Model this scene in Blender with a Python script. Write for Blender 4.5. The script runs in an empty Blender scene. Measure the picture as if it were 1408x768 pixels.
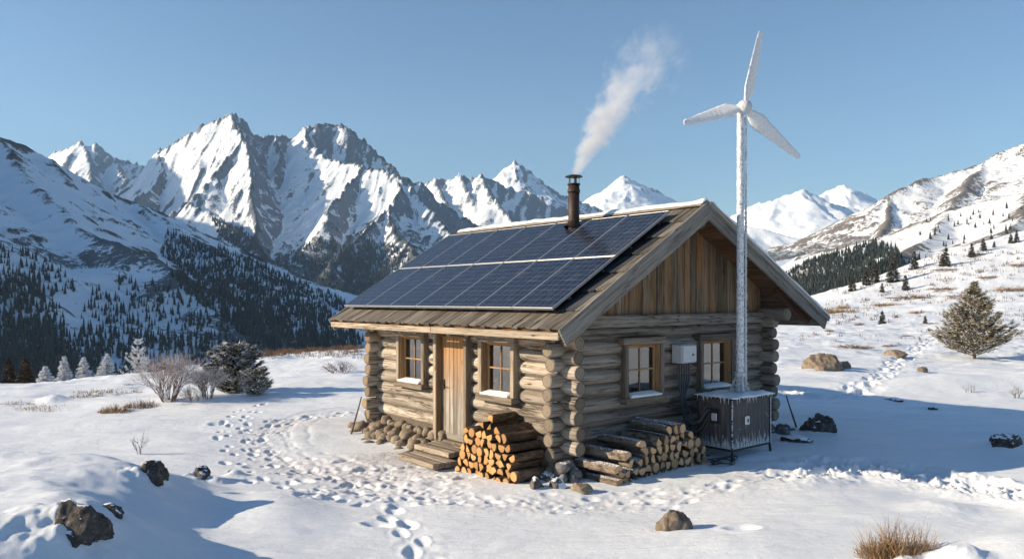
import bpy, bmesh, math, random
import numpy as np
from mathutils import Vector, Matrix
random.seed(7); RNG = np.random.default_rng(11)
R = math.radians
scene = bpy.context.scene
COL = scene.collection

# ------------------------------------------------------------ camera, sky, sun, exposure
F, CX, HY, CZ = 1051.0, 704.0, 412.0, 2.65      # focal length in photo pixels, centre, horizon row, eye height
cam_d = bpy.data.cameras.new("camera"); cam = bpy.data.objects.new("camera", cam_d); COL.objects.link(cam)
cam.location = (0, 0, CZ); cam.rotation_euler = (R(90), 0, 0)
cam_d.sensor_width = 36; cam_d.lens = 36*F/1408; cam_d.shift_y = (HY-384)/1408
cam_d.clip_start = 0.1; cam_d.clip_end = 60000
scene.camera = cam
SUN_EL, SUN_AZ_L = 21.0, 5.0                    # light travels along +X turned 5 deg away from the viewer
ldir = Vector((math.cos(R(SUN_AZ_L))*math.cos(R(SUN_EL)), math.sin(R(SUN_AZ_L))*math.cos(R(SUN_EL)), -math.sin(R(SUN_EL))))
world = bpy.data.worlds.new("World"); scene.world = world; world.use_nodes = True
wn = world.node_tree; bg = wn.nodes['Background']
sky = wn.nodes.new('ShaderNodeTexSky'); sky.sky_type = 'NISHITA'; sky.sun_disc = False
sky.sun_elevation = R(SUN_EL)
sky.sun_rotation = math.atan2(-ldir.x, -ldir.y)  # rotation is measured clockwise from +Y
sky.altitude = 300; sky.air_density = 1.3; sky.dust_density = 0.0; sky.ozone_density = 5.2
wn.links.new(sky.outputs[0], bg.inputs[0]); bg.inputs[1].default_value = 0.070
sun_d = bpy.data.lights.new("sun", 'SUN'); sun_d.energy = 5.0; sun_d.angle = R(0.55); sun_d.color = (1.0, 0.81, 0.58)
sun = bpy.data.objects.new("sun", sun_d); COL.objects.link(sun)
sun.rotation_euler = ldir.to_track_quat('-Z', 'Y').to_euler(); sun.location = (-30, -5, 30)
scene.view_settings.view_transform = 'Standard'; scene.view_settings.look = 'None'
scene.view_settings.exposure = 0.88; scene.view_settings.gamma = 1; scene.view_settings.use_curve_mapping = False
scene.cycles.max_bounces = 6; scene.cycles.transparent_max_bounces = 12
scene.cycles.volume_bounces = 2; scene.cycles.volume_step_rate = 0.35; scene.cycles.volume_max_steps = 256
scene.cycles.use_denoising = True

# ------------------------------------------------------------ helpers
def P(px, py, Y): return Vector(((px-CX)/F*Y, Y, CZ+(HY-py)/F*Y))
def lerp(a, b, t): return a+(b-a)*t
def sstep(a, b, x):
    t = np.clip((x-a)/(b-a), 0, 1); return t*t*(3-2*t)
def hsh(ix, iy, seed):
    h = (ix.astype(np.int64)*374761393 + iy.astype(np.int64)*668265263 + seed*1442695041) & 0xffffffff
    h = ((h ^ (h >> 13))*1274126177) & 0xffffffff
    return ((h ^ (h >> 16)) & 0xffffff)/float(0xffffff)
def pnoise(x, y, seed=0):
    x = np.asarray(x, float); y = np.asarray(y, float)
    ix = np.floor(x); iy = np.floor(y); fx = x-ix; fy = y-iy
    u = fx*fx*fx*(fx*(fx*6-15)+10); v = fy*fy*fy*(fy*(fy*6-15)+10)
    def g(dx, dy):
        a = hsh(ix+dx, iy+dy, seed)*2*math.pi
        return np.cos(a)*(fx-dx)+np.sin(a)*(fy-dy)
    return 1.5*((g(0,0)*(1-u)+g(1,0)*u)*(1-v)+(g(0,1)*(1-u)+g(1,1)*u)*v)
def fbm(x, y, o=5, seed=0, g=0.5):
    s = 0; a = 1; t = 0
    for i in range(o):
        s = s+a*pnoise(x*2**i+i*17.3, y*2**i-i*9.1, seed+i); t += a; a *= g
    return s/t
def ridged(x, y, o=5, seed=0, g=0.5):
    s = 0; a = 1; t = 0; w = 1
    for i in range(o):
        n = 1-np.abs(pnoise(x*2**i+i*7.7, y*2**i+i*3.1, seed+i)); n = n*n*w
        w = np.clip(n*1.6, 0, 1); s = s+a*n; t += a; a *= g
    return s/t

def tag(o, label=None, cat=None, group=None, kind=None):
    if label: o['label'] = label
    if cat: o['category'] = cat
    if group: o['group'] = group
    if kind: o['kind'] = kind
    return o
def empty(name, loc=(0,0,0), rz=0):
    o = bpy.data.objects.new(name, None); COL.objects.link(o); o.location = loc; o.rotation_euler = (0,0,rz)
    o.empty_display_size = 0.1
    return o
def link(name, me, mats, parent=None, smooth=None):
    for m in (mats if isinstance(mats, (list, tuple)) else [mats]): me.materials.append(m)
    o = bpy.data.objects.new(name, me); COL.objects.link(o)
    if parent: o.parent = parent
    if smooth is not None: me.polygons.foreach_set('use_smooth', [smooth]*len(me.polygons))
    return o
def np_mesh(name, V, T, mats, parent=None, smooth=True, attrs=None):
    """mesh from numpy arrays; T is (n,3) or (n,4)"""
    me = bpy.data.meshes.new(name); V = np.asarray(V, np.float32); T = np.asarray(T, np.int32)
    n, k = T.shape
    me.vertices.add(len(V)); me.vertices.foreach_set('co', V.ravel())
    me.loops.add(n*k); me.loops.foreach_set('vertex_index', T.ravel())
    me.polygons.add(n); me.polygons.foreach_set('loop_start', np.arange(0, n*k, k, dtype=np.int32))
    me.polygons.foreach_set('loop_total', np.full(n, k, np.int32))
    me.polygons.foreach_set('use_smooth', np.full(n, smooth))
    me.update(calc_edges=True)
    if attrs:
        for a, vals in attrs.items():
            at = me.attributes.new(a, 'FLOAT', 'POINT'); at.data.foreach_set('value', np.asarray(vals, np.float32).ravel())
    return link(name, me, mats, parent)

class MB:
    """collects boxes, logs, tubes and stones, and links them as ONE mesh object"""
    def __init__(s): s.v = []; s.f = []; s.uv = []; s.rnd = []; s.mi = []; s.sm = []
    def add(s, vs, fs, uvs, mi=0, sm=False, rnd=None):
        b = len(s.v); rnd = random.random() if rnd is None else rnd
        s.v += [tuple(v) for v in vs]; s.rnd += [rnd]*len(vs)
        for i, f in enumerate(fs):
            s.f.append([b+k for k in f]); s.uv += uvs[i]
            s.mi.append(mi if isinstance(mi, int) else mi[i]); s.sm.append(sm if isinstance(sm, bool) else sm[i])
    def box(s, x0, x1, y0, y1, z0, z1, grain='x', M=None, jit=0, mi=0, rnd=None, taper=None):
        c = [Vector((x, y, z)) for x in (x0, x1) for y in (y0, y1) for z in (z0, z1)]
        if jit: c = [p+Vector([random.uniform(-jit, jit) for _ in range(3)]) for p in c]
        off = (random.uniform(0, 40), random.uniform(0, 40))
        g = 'xyz'.index(grain); fs = [(0,1,3,2),(4,6,7,5),(0,4,5,1),(2,3,7,6),(0,2,6,4),(1,5,7,3)]
        uvs = []
        for f in fs:
            pts = [c[i] for i in f]
            ax = [a for a in range(3) if max(p[a] for p in pts)-min(p[a] for p in pts) > 1e-6+jit*3]
            if len(ax) < 2: ax = [a for a in range(3)][:2]
            if g in ax: u = g; w = [a for a in ax if a != g][0]
            else: u, w = ax[0], ax[1]
            k = 1 if g in ax else 0
            uvs.append([(p[u]+off[0], p[w]+off[1]+ (0 if k else 3)) for p in pts])
        if M is not None: c = [M @ p for p in c]
        s.add(c, fs, uvs, mi, False, rnd); return s
    def tube(s, pts, rad, sides=12, cap=True, mi=0, mi_cap=None, rough=0.0, rnd=None, capflat=True, dome=0.0):
        pts = [Vector(p) for p in pts]; n = len(pts)
        rad = rad if isinstance(rad, (list, tuple)) else [rad]*n
        if mi_cap is None: mi_cap = mi
        vs = []; up = None; L = [0]
        for i in range(1, n): L.append(L[-1]+(pts[i]-pts[i-1]).length)
        ph = [random.uniform(0, 9) for _ in range(4)]
        for i in range(n):
            t = (pts[min(i+1, n-1)]-pts[max(i-1, 0)]).normalized()
            if up is None:
                up = Vector((0,0,1)) if abs(t.z) < 0.9 else Vector((1,0,0))
            a = t.cross(up).normalized(); up = a.cross(t).normalized()
            for k in range(sides):
                th = 2*math.pi*k/sides
                rr = rad[i]*(1+rough*(math.sin(2*th+ph[0]+L[i]*1.3)+0.6*math.sin(3*th+ph[1]-L[i]*2.1)+0.5*math.sin(5*th+ph[2]+L[i]*4)+random.uniform(-.35,.35)))
                vs.append(pts[i]+(a*math.cos(th)+up*math.sin(th))*rr)
        fs = []; uvs = []; mi_l = []; sm = []; o = random.uniform(0, 30); rm = max(rad)
        for i in range(n-1):
            for k in range(sides):
                k2 = (k+1) % sides
                fs.append((i*sides+k, i*sides+k2, (i+1)*sides+k2, (i+1)*sides+k))
                c0 = 2*math.pi*rm*k/sides+o; c1 = 2*math.pi*rm*(k+1)/sides+o
                uvs.append([(L[i]+o, c0), (L[i]+o, c1), (L[i+1]+o, c1), (L[i+1]+o, c0)]); mi_l.append(mi); sm.append(True)
        if cap:
            for e, base in ((0, 0), (1, (n-1)*sides)):
                c = pts[0] if e == 0 else pts[-1]; tdir = (pts[0]-pts[1] if e == 0 else pts[-1]-pts[-2]).normalized()
                ring = [base+k for k in range(sides)]
                ci = len(vs); vs.append(c+tdir*dome)
                for k in range(sides):
                    k2 = (k+1) % sides
                    f = (ring[k2], ring[k], ci) if e == 0 else (ring[k], ring[k2], ci)
                    fs.append(f)
                    def q(idx):
                        if idx == ci: return (0.0, 0.0)
                        kk = idx-base; return (math.cos(2*math.pi*kk/sides), math.sin(2*math.pi*kk/sides))
                    uvs.append([q(j) for j in f]); mi_l.append(mi_cap); sm.append(False)
        s.add(vs, fs, uvs, mi_l, sm, rnd); return s
    def stone(s, c, size, seed, sub=3, nplane=14, mi=0, rz=None, rough=.05):
        bm = bmesh.new(); bmesh.ops.create_icosphere(bm, subdivisions=sub, radius=1)
        rs = random.Random(seed); pl = []
        for _ in range(nplane):
            v = Vector((rs.gauss(0,1), rs.gauss(0,1), rs.gauss(0,1))).normalized(); pl.append((v, rs.uniform(.72, 1.0)))
        rot = Matrix.Rotation(rs.uniform(0, 6.28) if rz is None else rz, 3, 'Z')
        N = np.array([v.co for v in bm.verts]); r = np.full(len(N), 1.15)
        for v, d in pl:
            dt = N@np.array(v); r = np.minimum(r, np.where(dt > .25, d/np.maximum(dt, .25), 9))
        k = 3.1; r = r*(1+rough*2*fbm(N[:,0]*k+seed, N[:,1]*k+N[:,2]*2.3, 3, seed)+rough*fbm(N[:,2]*9+seed, N[:,0]*9-N[:,1]*7, 3, seed+5))
        C = Vector(c); S = Vector(size) if not isinstance(size, (int, float)) else Vector((size,)*3)
        vs = []
        for i in range(len(N)):
            p = Vector(N[i])*float(r[i]); p = Vector((p.x*S.x, p.y*S.y, p.z*S.z)); vs.append(rot@p+C)
        fs = [tuple(v.index for v in f.verts) for f in bm.faces]
        uvs = [[(vs[j].x, vs[j].y) for j in f] for f in fs]
        bm.free(); s.add(vs, fs, uvs, mi, True); return s
    def build(s, name, mats, parent=None, bevel=0, origin=None, rz=0):
        me = bpy.data.meshes.new(name)
        V = s.v
        if origin is not None:
            Mi = (Matrix.Translation(origin) @ Matrix.Rotation(rz, 4, 'Z')).inverted(); V = [tuple(Mi@Vector(v)) for v in V]
        me.from_pydata(V, [], s.f)
        uvl = me.uv_layers.new(name='UVMap'); uvl.data.foreach_set('uv', np.array(s.uv, np.float32).ravel())
        at = me.attributes.new('rnd', 'FLOAT', 'POINT'); at.data.foreach_set('value', np.array(s.rnd, np.float32))
        me.polygons.foreach_set('material_index', np.array(s.mi, np.int32)); me.polygons.foreach_set('use_smooth', s.sm)
        me.update()
        o = link(name, me, mats, parent)
        if origin is not None: o.location = origin; o.rotation_euler = (0,0,rz)
        if bevel:
            m = o.modifiers.new('bevel', 'BEVEL'); m.width = bevel; m.segments = 1; m.limit_method = 'ANGLE'; m.angle_limit = R(50)
        return o

# ------------------------------------------------------------ materials
class NT:
    def __init__(s, name):
        s.m = bpy.data.materials.new(name); s.m.use_nodes = True; s.t = s.m.node_tree; s.b = s.t.nodes['Principled BSDF']
        s.out = s.t.nodes['Material Output']
    def n(s, typ, **kw):
        nd = s.t.nodes.new(typ)
        for k, v in kw.items():
            if k.startswith('i_'): nd.inputs[int(k[2:]) if k[2:].isdigit() else k[2:].replace('_', ' ')].default_value = v
            else: setattr(nd, k, v)
        return nd
    def l(s, a, b): s.t.links.new(a, b)
    def math(s, op, a, b=None, c=None, clamp=False):
        nd = s.n('ShaderNodeMath', operation=op, use_clamp=clamp)
        for i, x in enumerate((a, b, c)):
            if x is None: continue
            if isinstance(x, (int, float)): nd.inputs[i].default_value = x
            else: s.l(x, nd.inputs[i])
        return nd.outputs[0]
    def ramp(s, fac, stops, interp='LINEAR'):
        nd = s.n('ShaderNodeValToRGB'); cr = nd.color_ramp; cr.interpolation = interp
        while len(cr.elements) < len(stops): cr.elements.new(0.5)
        for e, (p, c) in zip(cr.elements, stops):
            e.position = p; e.color = (c, c, c, 1) if isinstance(c, (int, float)) else (*c, 1)
        s.l(fac, nd.inputs[0]); return nd.outputs[0]
    def mix(s, fac, a, b, mode='MIX'):
        nd = s.n('ShaderNodeMix', data_type='RGBA', blend_type=mode, clamp_factor=True)
        for i, x in ((0, fac), (6, a), (7, b)):
            if isinstance(x, (int, float)): nd.inputs[i].default_value = x
            elif isinstance(x, tuple): nd.inputs[i].default_value = (*x, 1)
            else: s.l(x, nd.inputs[i])
        return nd.outputs[2]
    def noise(s, vec, scale, detail=4, rough=.55, dist=0):
        nd = s.n('ShaderNodeTexNoise'); nd.inputs['Scale'].default_value = scale; nd.inputs['Detail'].default_value = detail
        nd.inputs['Roughness'].default_value = rough; nd.inputs['Distortion'].default_value = dist
        if vec is not None: s.l(vec, nd.inputs['Vector'])
        return nd.outputs[0]
    def mapping(s, vec, scale=(1,1,1), loc=(0,0,0), rot=(0,0,0)):
        nd = s.n('ShaderNodeMapping'); nd.inputs['Scale'].default_value = scale; nd.inputs['Location'].default_value = loc
        nd.inputs['Rotation'].default_value = rot; s.l(vec, nd.inputs[0]); return nd.outputs[0]
    def tex(s, o='Object'): return s.n('ShaderNodeTexCoord').outputs[o]
    def geo(s, o): return s.n('ShaderNodeNewGeometry').outputs[o]
    def attr(s, a): return s.n('ShaderNodeAttribute', attribute_name=a).outputs['Fac']
    def bump(s, h, strength=.4, dist=.02, prev=None):
        nd = s.n('ShaderNodeBump'); nd.inputs['Strength'].default_value = strength; nd.inputs['Distance'].default_value = dist
        s.l(h, nd.inputs['Height'])
        if prev is not None: s.l(prev, nd.inputs['Normal'])
        return nd.outputs[0]
    def set(s, col=None, rough=None, nrm=None, metal=None, spec=None):
        for k, x in (('Base Color', col), ('Roughness', rough), ('Normal', nrm), ('Metallic', metal), ('Specular IOR Level', spec)):
            if x is None: continue
            if isinstance(x, (int, float)): s.b.inputs[k].default_value = x
            elif isinstance(x, tuple): s.b.inputs[k].default_value = (*x, 1)
            else: s.l(x, s.b.inputs[k])
        return s.m

def wood(name, dark, mid, light, crackle=.8, gx=1.6, gy=22, rough=.8, snow=0.0, bump=.5, tint=None, top=None):
    t = NT(name); uv = t.tex('UV'); r = t.attr('rnd')
    comb = t.n('ShaderNodeCombineXYZ'); t.l(t.math('MULTIPLY', r, 37.0), comb.inputs[0]); t.l(t.math('MULTIPLY', r, 91.0), comb.inputs[1])
    add = t.n('ShaderNodeVectorMath', operation='ADD'); t.l(uv, add.inputs[0]); t.l(comb.outputs[0], add.inputs[1]); v = add.outputs[0]
    g1 = t.noise(t.mapping(v, (gx, gy, 1)), 1, 6, .65, .6)
    g2 = t.noise(t.mapping(v, (gx*.35, gy*.22, 1)), 1, 4, .6, .3)
    col = t.ramp(g1, [(.28, dark), (.5, mid), (.74, light)])
    col = t.mix(t.ramp(g2, [(.35, 0.0), (.7, .55)]), col, light)
    ck = t.noise(t.mapping(v, (gx*1.1, gy*2.2, 1)), 1, 3, .5, .2)
    ckm = t.ramp(ck, [(.30, 1.0), (.38, 0.0)])
    col = t.mix(t.math('MULTIPLY', ckm, crackle), col, tuple(c*.35 for c in dark))
    for (a_, b_, w_, k_) in ((gx*.45, gy*.55, .022, .85), (gx*.9, gy*1.7, .03, .5)):
        cn = t.noise(t.mapping(v, (a_, b_, 1), loc=(3.1*a_, 1.7, 0)), 1, 3, .55, .35)
        ln_ = t.ramp(t.math('ABSOLUTE', t.math('SUBTRACT', cn, .5)), [(0.0, 1.0), (w_*.5, .8), (w_, 0.0)])
        gate = t.ramp(t.noise(t.mapping(v, (gx*.8, gy*.3, 1)), 1, 2), [(.42, 0.0), (.56, 1.0)])
        lm = t.math('MULTIPLY', t.math('MULTIPLY', ln_, gate), k_*crackle)
        col = t.mix(lm, col, tuple(c*.22 for c in dark)); ckm = t.math('MAXIMUM', ckm, lm)
    kn = t.n('ShaderNodeTexVoronoi'); kn.inputs['Scale'].default_value = 1.0; t.l(t.mapping(v, (1.7, 5.5, 1)), kn.inputs['Vector'])
    col = t.mix(t.ramp(kn.outputs['Distance'], [(.07, .8), (.12, 0.0)]), col, tuple(c*.4 for c in dark))
    hue = t.ramp(r, [(0, .60), (1, 1.22)])
    col = t.mix(1.0, col, hue, 'MULTIPLY')
    if tint: col = t.mix(t.math('MULTIPLY', t.ramp(t.noise(t.mapping(v, (.25, .6, 1)), 1, 3), [(.45, 0.0), (.7, 1.0)]), tint[1]), col, tint[0])
    if top:   # the sheltered wood high under the eaves kept its orange, z from..to in the cabin's own frame
        z = t.n('ShaderNodeSeparateXYZ'); t.l(t.tex('Object'), z.inputs[0])
        zz = t.math('ADD', z.outputs[2], t.math('MULTIPLY', t.math('SUBTRACT', g1, .5), .9))
        m = t.n('ShaderNodeMapRange'); m.inputs[1].default_value = top[1]; m.inputs[2].default_value = top[2]; t.l(zz, m.inputs[0])
        tc = t.mix(g1, tuple(c*.45 for c in top[0]), tuple(min(1, c*1.5) for c in top[0]))
        col = t.mix(t.math('MULTIPLY', m.outputs[0], top[3] if len(top) > 3 else .85), col, tc)
    if snow:
        nz = t.n('ShaderNodeSeparateXYZ'); t.l(t.geo('Normal'), nz.inputs[0])
        sn = t.math('ADD', nz.outputs[2], t.math('MULTIPLY', t.math('SUBTRACT', t.noise(t.tex('Object'), 34, 4, .7), .5), 1.6))
        m = t.ramp(sn, [(1.08-snow*.5, 0.0), (1.2-snow*.5, 1.0)])
        col = t.mix(m, col, (.8, .83, .88))
    h = t.math('SUBTRACT', g1, t.math('MULTIPLY', ckm, .6))
    return t.set(col, rough, t.bump(h, bump, .022), spec=.2)

def endgrain(name, a, b, rings=16, cracks=True):
    t = NT(name); uv = t.tex('UV'); r = t.attr('rnd')
    ln = t.n('ShaderNodeVectorMath', operation='LENGTH')
    wob = t.noise(t.tex('Object'), 9, 3); t.l(uv, ln.inputs[0])
    rr = t.math('ADD', ln.outputs['Value'], t.math('MULTIPLY', wob, .35))
    w = t.math('SINE', t.math('MULTIPLY', rr, rings*2.0))
    col = t.mix(t.ramp(w, [(0, 0.0), (1, 1.0)]), a, b)
    n2 = t.noise(t.tex('Object'), 60, 5, .7)
    col = t.mix(t.ramp(n2, [(.3, .55), (.6, 0.0)]), col, tuple(c*.4 for c in a))
    if cracks:
        sp = t.n('ShaderNodeSeparateXYZ'); t.l(uv, sp.inputs[0])
        an = t.math('ARCTAN2', sp.outputs[1], sp.outputs[0])
        cb = t.n('ShaderNodeCombineXYZ'); t.l(t.math('MULTIPLY', an, 1.4), cb.inputs[0]); t.l(t.math('MULTIPLY', r, 50.0), cb.inputs[1]); t.l(t.math('MULTIPLY', ln.outputs['Value'], .4), cb.inputs[2])
        c = t.ramp(t.noise(cb.outputs[0], 3.2, 2), [(.30, 1.0), (.36, 0.0)])
        col = t.mix(t.math('MULTIPLY', c, .75), col, (.03, .02, .015))
    col = t.mix(t.ramp(ln.outputs['Value'], [(.86, 0.0), (.95, .85)]), col, tuple(c*.22 for c in a))
    col = t.mix(1.0, col, t.ramp(r, [(0, .66), (1, 1.2)]), 'MULTIPLY')
    return t.set(col, .85, t.bump(n2, .4, .006), spec=.2)

def simple(name, col, rough=.6, metal=0, var=.3, scale=20, bump=.15, bdist=.005, spec=.5):
    t = NT(name); n = t.noise(t.tex('Object'), scale, 6, .6)
    c = t.mix(t.ramp(n, [(.3, 0.0), (.7, 1.0)]), tuple(x*(1-var) for x in col), tuple(min(1, x*(1+var)) for x in col))
    return t.set(c, rough, t.bump(n, bump, bdist), metal, spec)

def rockmat(name, a, b, c, scale=1.0, snow=.0, lichen=None):
    t = NT(name); o = t.tex('Object')
    n = t.noise(o, 5*scale, 8, .65, .3); n2 = t.noise(o, 38*scale, 6, .7)
    col = t.ramp(n, [(.3, a), (.52, b), (.72, c)])
    col = t.mix(t.ramp(n2, [(.35, .6), (.55, 0.0)]), col, tuple(x*.35 for x in a))
    if lichen: col = t.mix(t.ramp(t.noise(o, 13*scale, 5, .6), [(.58, 0.0), (.68, .7)]), col, lichen)
    h = t.math('ADD', n, t.math('MULTIPLY', n2, .35))
    if snow:
        nz = t.n('ShaderNodeSeparateXYZ'); t.l(t.geo('Normal'), nz.inputs[0])
        sn = t.math('ADD', nz.outputs[2], t.math('MULTIPLY', t.math('SUBTRACT', t.noise(o, 7*scale, 6, .65), .5), 1.3))
        m = t.ramp(sn, [(1.05-snow*.5, 0.0), (1.11-snow*.5, 1.0)])
        col = t.mix(m, col, (.84, .86, .9))
        r_ = t.mix(m, (.85,)*3, (.6,)*3)
    return t.set(col, .85, t.bump(h, .7, .03/scale), spec=.3)

def snowmat(name, col=(.77, .83, .885), s=1.0, bump=.35, dirty=False):
    t = NT(name); o = t.tex('Object')
    n = t.noise(t.mapping(o, (1, 1, 1)), 9*s, 8, .6); g = t.noise(o, 160*s, 3, .7)
    rp = t.noise(t.mapping(o, (1.2, 4.5, 1), rot=(0, 0, R(-8))), 2.2*s, 6, .6, .5)
    h = t.math('ADD', t.math('ADD', t.math('MULTIPLY', n, .5), t.math('MULTIPLY', g, .30)), t.math('MULTIPLY', rp, .85))
    c = t.mix(t.ramp(n, [(.3, 0.0), (.7, 1.0)]), tuple(x*.965 for x in col), col)
    if dirty:
        p = t.attr('packed'); pn = t.noise(o, 16, 6, .7)
        c = t.mix(t.math('MULTIPLY', p, t.ramp(pn, [(.35, .25), (.7, .8)])), c, (.64, .59, .58))
        d = t.attr('dirt'); c = t.mix(t.math('MULTIPLY', d, t.ramp(t.noise(o, 24, 6, .75), [(.45, 0.0), (.62, 1.0)])), c, (.22, .16, .115))
    m = t.set(c, .55, t.bump(h, bump, .05), spec=.35)
    return m

SNOW = snowmat('snow')
SNOWCAP = snowmat('snow_cap', (.82, .86, .90), 3.0, .3)
RIME = snowmat('rime', (.80, .84, .90), 7.0, .9)
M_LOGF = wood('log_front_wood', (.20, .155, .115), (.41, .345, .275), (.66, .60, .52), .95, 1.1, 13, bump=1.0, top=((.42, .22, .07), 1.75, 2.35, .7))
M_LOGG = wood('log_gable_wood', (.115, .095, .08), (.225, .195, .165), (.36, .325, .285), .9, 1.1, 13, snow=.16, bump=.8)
M_ENDF = endgrain('log_end_grain', (.25, .18, .11), (.40, .31, .20), 15)
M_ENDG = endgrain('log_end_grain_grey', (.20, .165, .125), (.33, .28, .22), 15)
M_BOARD = wood('weathered_board', (.13, .115, .10), (.27, .24, .205), (.43, .39, .34), .8, 1.5, 30)
M_GABLE = wood('gable_board_wood', (.045, .030, .020), (.155, .105, .066), (.34, .27, .20), .85, 1.2, 26, tint=((.38, .19, .065), .75))
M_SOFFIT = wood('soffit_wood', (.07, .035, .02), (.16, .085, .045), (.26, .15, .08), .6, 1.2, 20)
M_FASCIA = wood('fascia_wood', (.18, .14, .10), (.38, .315, .235), (.56, .48, .38), .9, 1.2, 30)
M_SHAKE = wood('shake_wood', (.05, .044, .039), (.135, .12, .10), (.28, .255, .225), .85, 1.6, 26)
M_SHAKE_SHADE = wood('shake_painted_shade', (.014, .016, .02), (.038, .042, .05), (.09, .10, .115), .7, 1.4, 16)  # dark copy of the shake wood, the verge's shade put into its colour
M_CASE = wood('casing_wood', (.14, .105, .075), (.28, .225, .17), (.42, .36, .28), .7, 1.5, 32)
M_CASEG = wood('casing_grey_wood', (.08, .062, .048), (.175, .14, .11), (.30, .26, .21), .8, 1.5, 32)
M_SASH = wood('sash_wood', (.22, .12, .055), (.36, .22, .11), (.46, .32, .18), .4, 1.5, 26)
M_JAMB = wood('jamb_wood', (.17, .085, .04), (.31, .175, .08), (.42, .28, .15), .5, 1.5, 26)
M_DOOR = wood('door_wood', (.14, .125, .105), (.33, .30, .26), (.52, .48, .42), .8, 1.3, 40, top=((.40, .20, .07), .7, 1.75, .8))
M_BARK = wood('bark', (.07, .042, .026), (.155, .098, .06), (.25, .175, .12), .9, 7, 26, bump=1.0)
M_BARKS = wood('bark_snowy', (.09, .065, .05), (.20, .155, .12), (.33, .28, .225), .9, 7, 26, snow=.42, bump=1.0)
M_SPLIT = endgrain('split_face', (.50, .27, .105), (.66, .42, .20), 9, cracks=False)
M_SPLIT2 = endgrain('split_face_shade', (.55, .34, .18), (.70, .50, .31), 9, cracks=False)
M_STONE = rockmat('foundation_stone', (.13, .10, .075), (.27, .22, .165), (.40, .35, .28), 1.6)
M_STONEG = rockmat('foundation_stone_grey', (.09, .09, .09), (.19, .185, .18), (.30, .29, .28), 1.6, snow=.2)
M_ROCKD = rockmat('dark_rock', (.025, .024, .024), (.075, .068, .062), (.17, .155, .14), 1.4, snow=.48, lichen=(.22, .2, .18))
M_ROCKT = rockmat('tan_rock', (.12, .095, .07), (.25, .20, .15), (.36, .31, .25), 1.2)
M_ROCKS = rockmat('snowy_stone', (.07, .06, .05), (.17, .145, .12), (.3, .26, .22), 1.2, snow=1.05)
M_ROCKB = rockmat('brown_rock', (.09, .07, .055), (.20, .16, .125), (.32, .27, .22), 1.8, snow=.1)
M_SLAB = wood('step_wood', (.16, .125, .095), (.31, .255, .20), (.44, .38, .31), .8, 1.3, 20)

# ------------------------------------------------------------ the ground
def w2s(X, Y): return np.stack([np.asarray(X, float)/(np.asarray(Y, float)+6)*2.2, np.log(np.asarray(Y, float)+8)*1.6], -1)
ctl = []
def cw(*pts): ctl.extend(pts)
def cp(px, py, Y): p = P(px, py, Y); ctl.append((p.x, p.y, p.z))
cw((.8,12,-.12), (-2.8,16.4,-.1), (5,15.5,0), (1.4,20,0), (3.65,12.7,0), (-1.5,13,-.2), (0,11,-.16), (2,11,-.12),
   (0,8,-.25), (0,5,-.3), (0,2,-.3), (0,-4,-.3), (-6,-4,-.2), (8,-4,0), (3,8,-.15), (6,8,0), (6,5,0), (9,11,.12), (6,11,-.05), (4.5,11,0),
   (-3,10,-.2), (-6,13,-.15), (-4,14,-.2), (-8,18,-.18), (-12,20,-.35), (-18,22,-.5), (-9,8,-.1), (-9,3,-.1), (-30,10,-.5), (30,10,2), (14,14,.15))
for a in ((0,545,24),(100,543,25),(200,528,28),(300,508,32),(380,494,36),(460,484,40),(-200,555,22),
          (1110,490,32),(1250,492,33),(1408,500,30),(1408,545,20),(1200,560,18),(1300,610,14),
          (1110,440,75),(1250,437,80),(1408,425,80),(1110,408,170),(1200,386,180),(1300,358,190),(1408,331,200),(1600,280,200),
          (1408,375,135),(1250,405,130),(1600,350,130),(1110,425,120),(1700,420,70)): cp(*a)
for px, Y, z in ((-250,50,-4.5),(0,50,-4.2),(150,52,-4.2),(300,60,-4),(460,70,-4),(704,70,-2.5),(900,80,-.5),(-250,110,-26),(0,110,-27),(300,115,-28),(460,120,-26),(704,130,-18),(900,150,-6),
                 (-250,200,-60),(150,210,-62),(460,220,-58),(704,240,-45),(-250,380,-120),(300,380,-125),(704,380,-105),(1000,300,-38),(1110,300,-25),(1250,310,-12),(1408,320,0),(1600,330,14),(1110,380,-60),(1408,380,-22),(1700,380,0),(900,380,-85)):
    ctl.append(((px-CX)/F*Y, Y, z))
ctl = np.array(ctl); _pc = w2s(ctl[:,0], ctl[:,1])
def tps(d2): return np.where(d2 > 1e-12, .5*d2*np.log(np.maximum(d2, 1e-12)), 0)
_NC = len(ctl); _A = np.zeros((_NC+3, _NC+3)); _A[:_NC,:_NC] = tps(((_pc[:,None]-_pc[None])**2).sum(-1))+np.eye(_NC)*.004
_A[:_NC,_NC] = 1; _A[:_NC,_NC+1:] = _pc; _A[_NC,:_NC] = 1; _A[_NC+1:,:_NC] = _pc.T
_zs = np.sign(ctl[:,2])*np.log1p(np.abs(ctl[:,2]))           # solved in a compressed height so the steep far fall does not ring near the cabin
_W = np.linalg.solve(_A, np.concatenate([_zs, np.zeros(3)]))
def macro(X, Y):
    X, Y = np.broadcast_arrays(np.asarray(X, float), np.asarray(Y, float)); sh = X.shape
    q = w2s(X.ravel(), Y.ravel()); out = np.empty(len(q))
    for i in range(0, len(q), 40000):
        s = q[i:i+40000]; d2 = ((s[:,None]-_pc[None])**2).sum(-1)
        out[i:i+40000] = tps(d2)@_W[:_NC]+_W[_NC]+s@_W[_NC+1:]
    return (np.sign(out)*np.expm1(np.abs(out))).reshape(sh)
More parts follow.
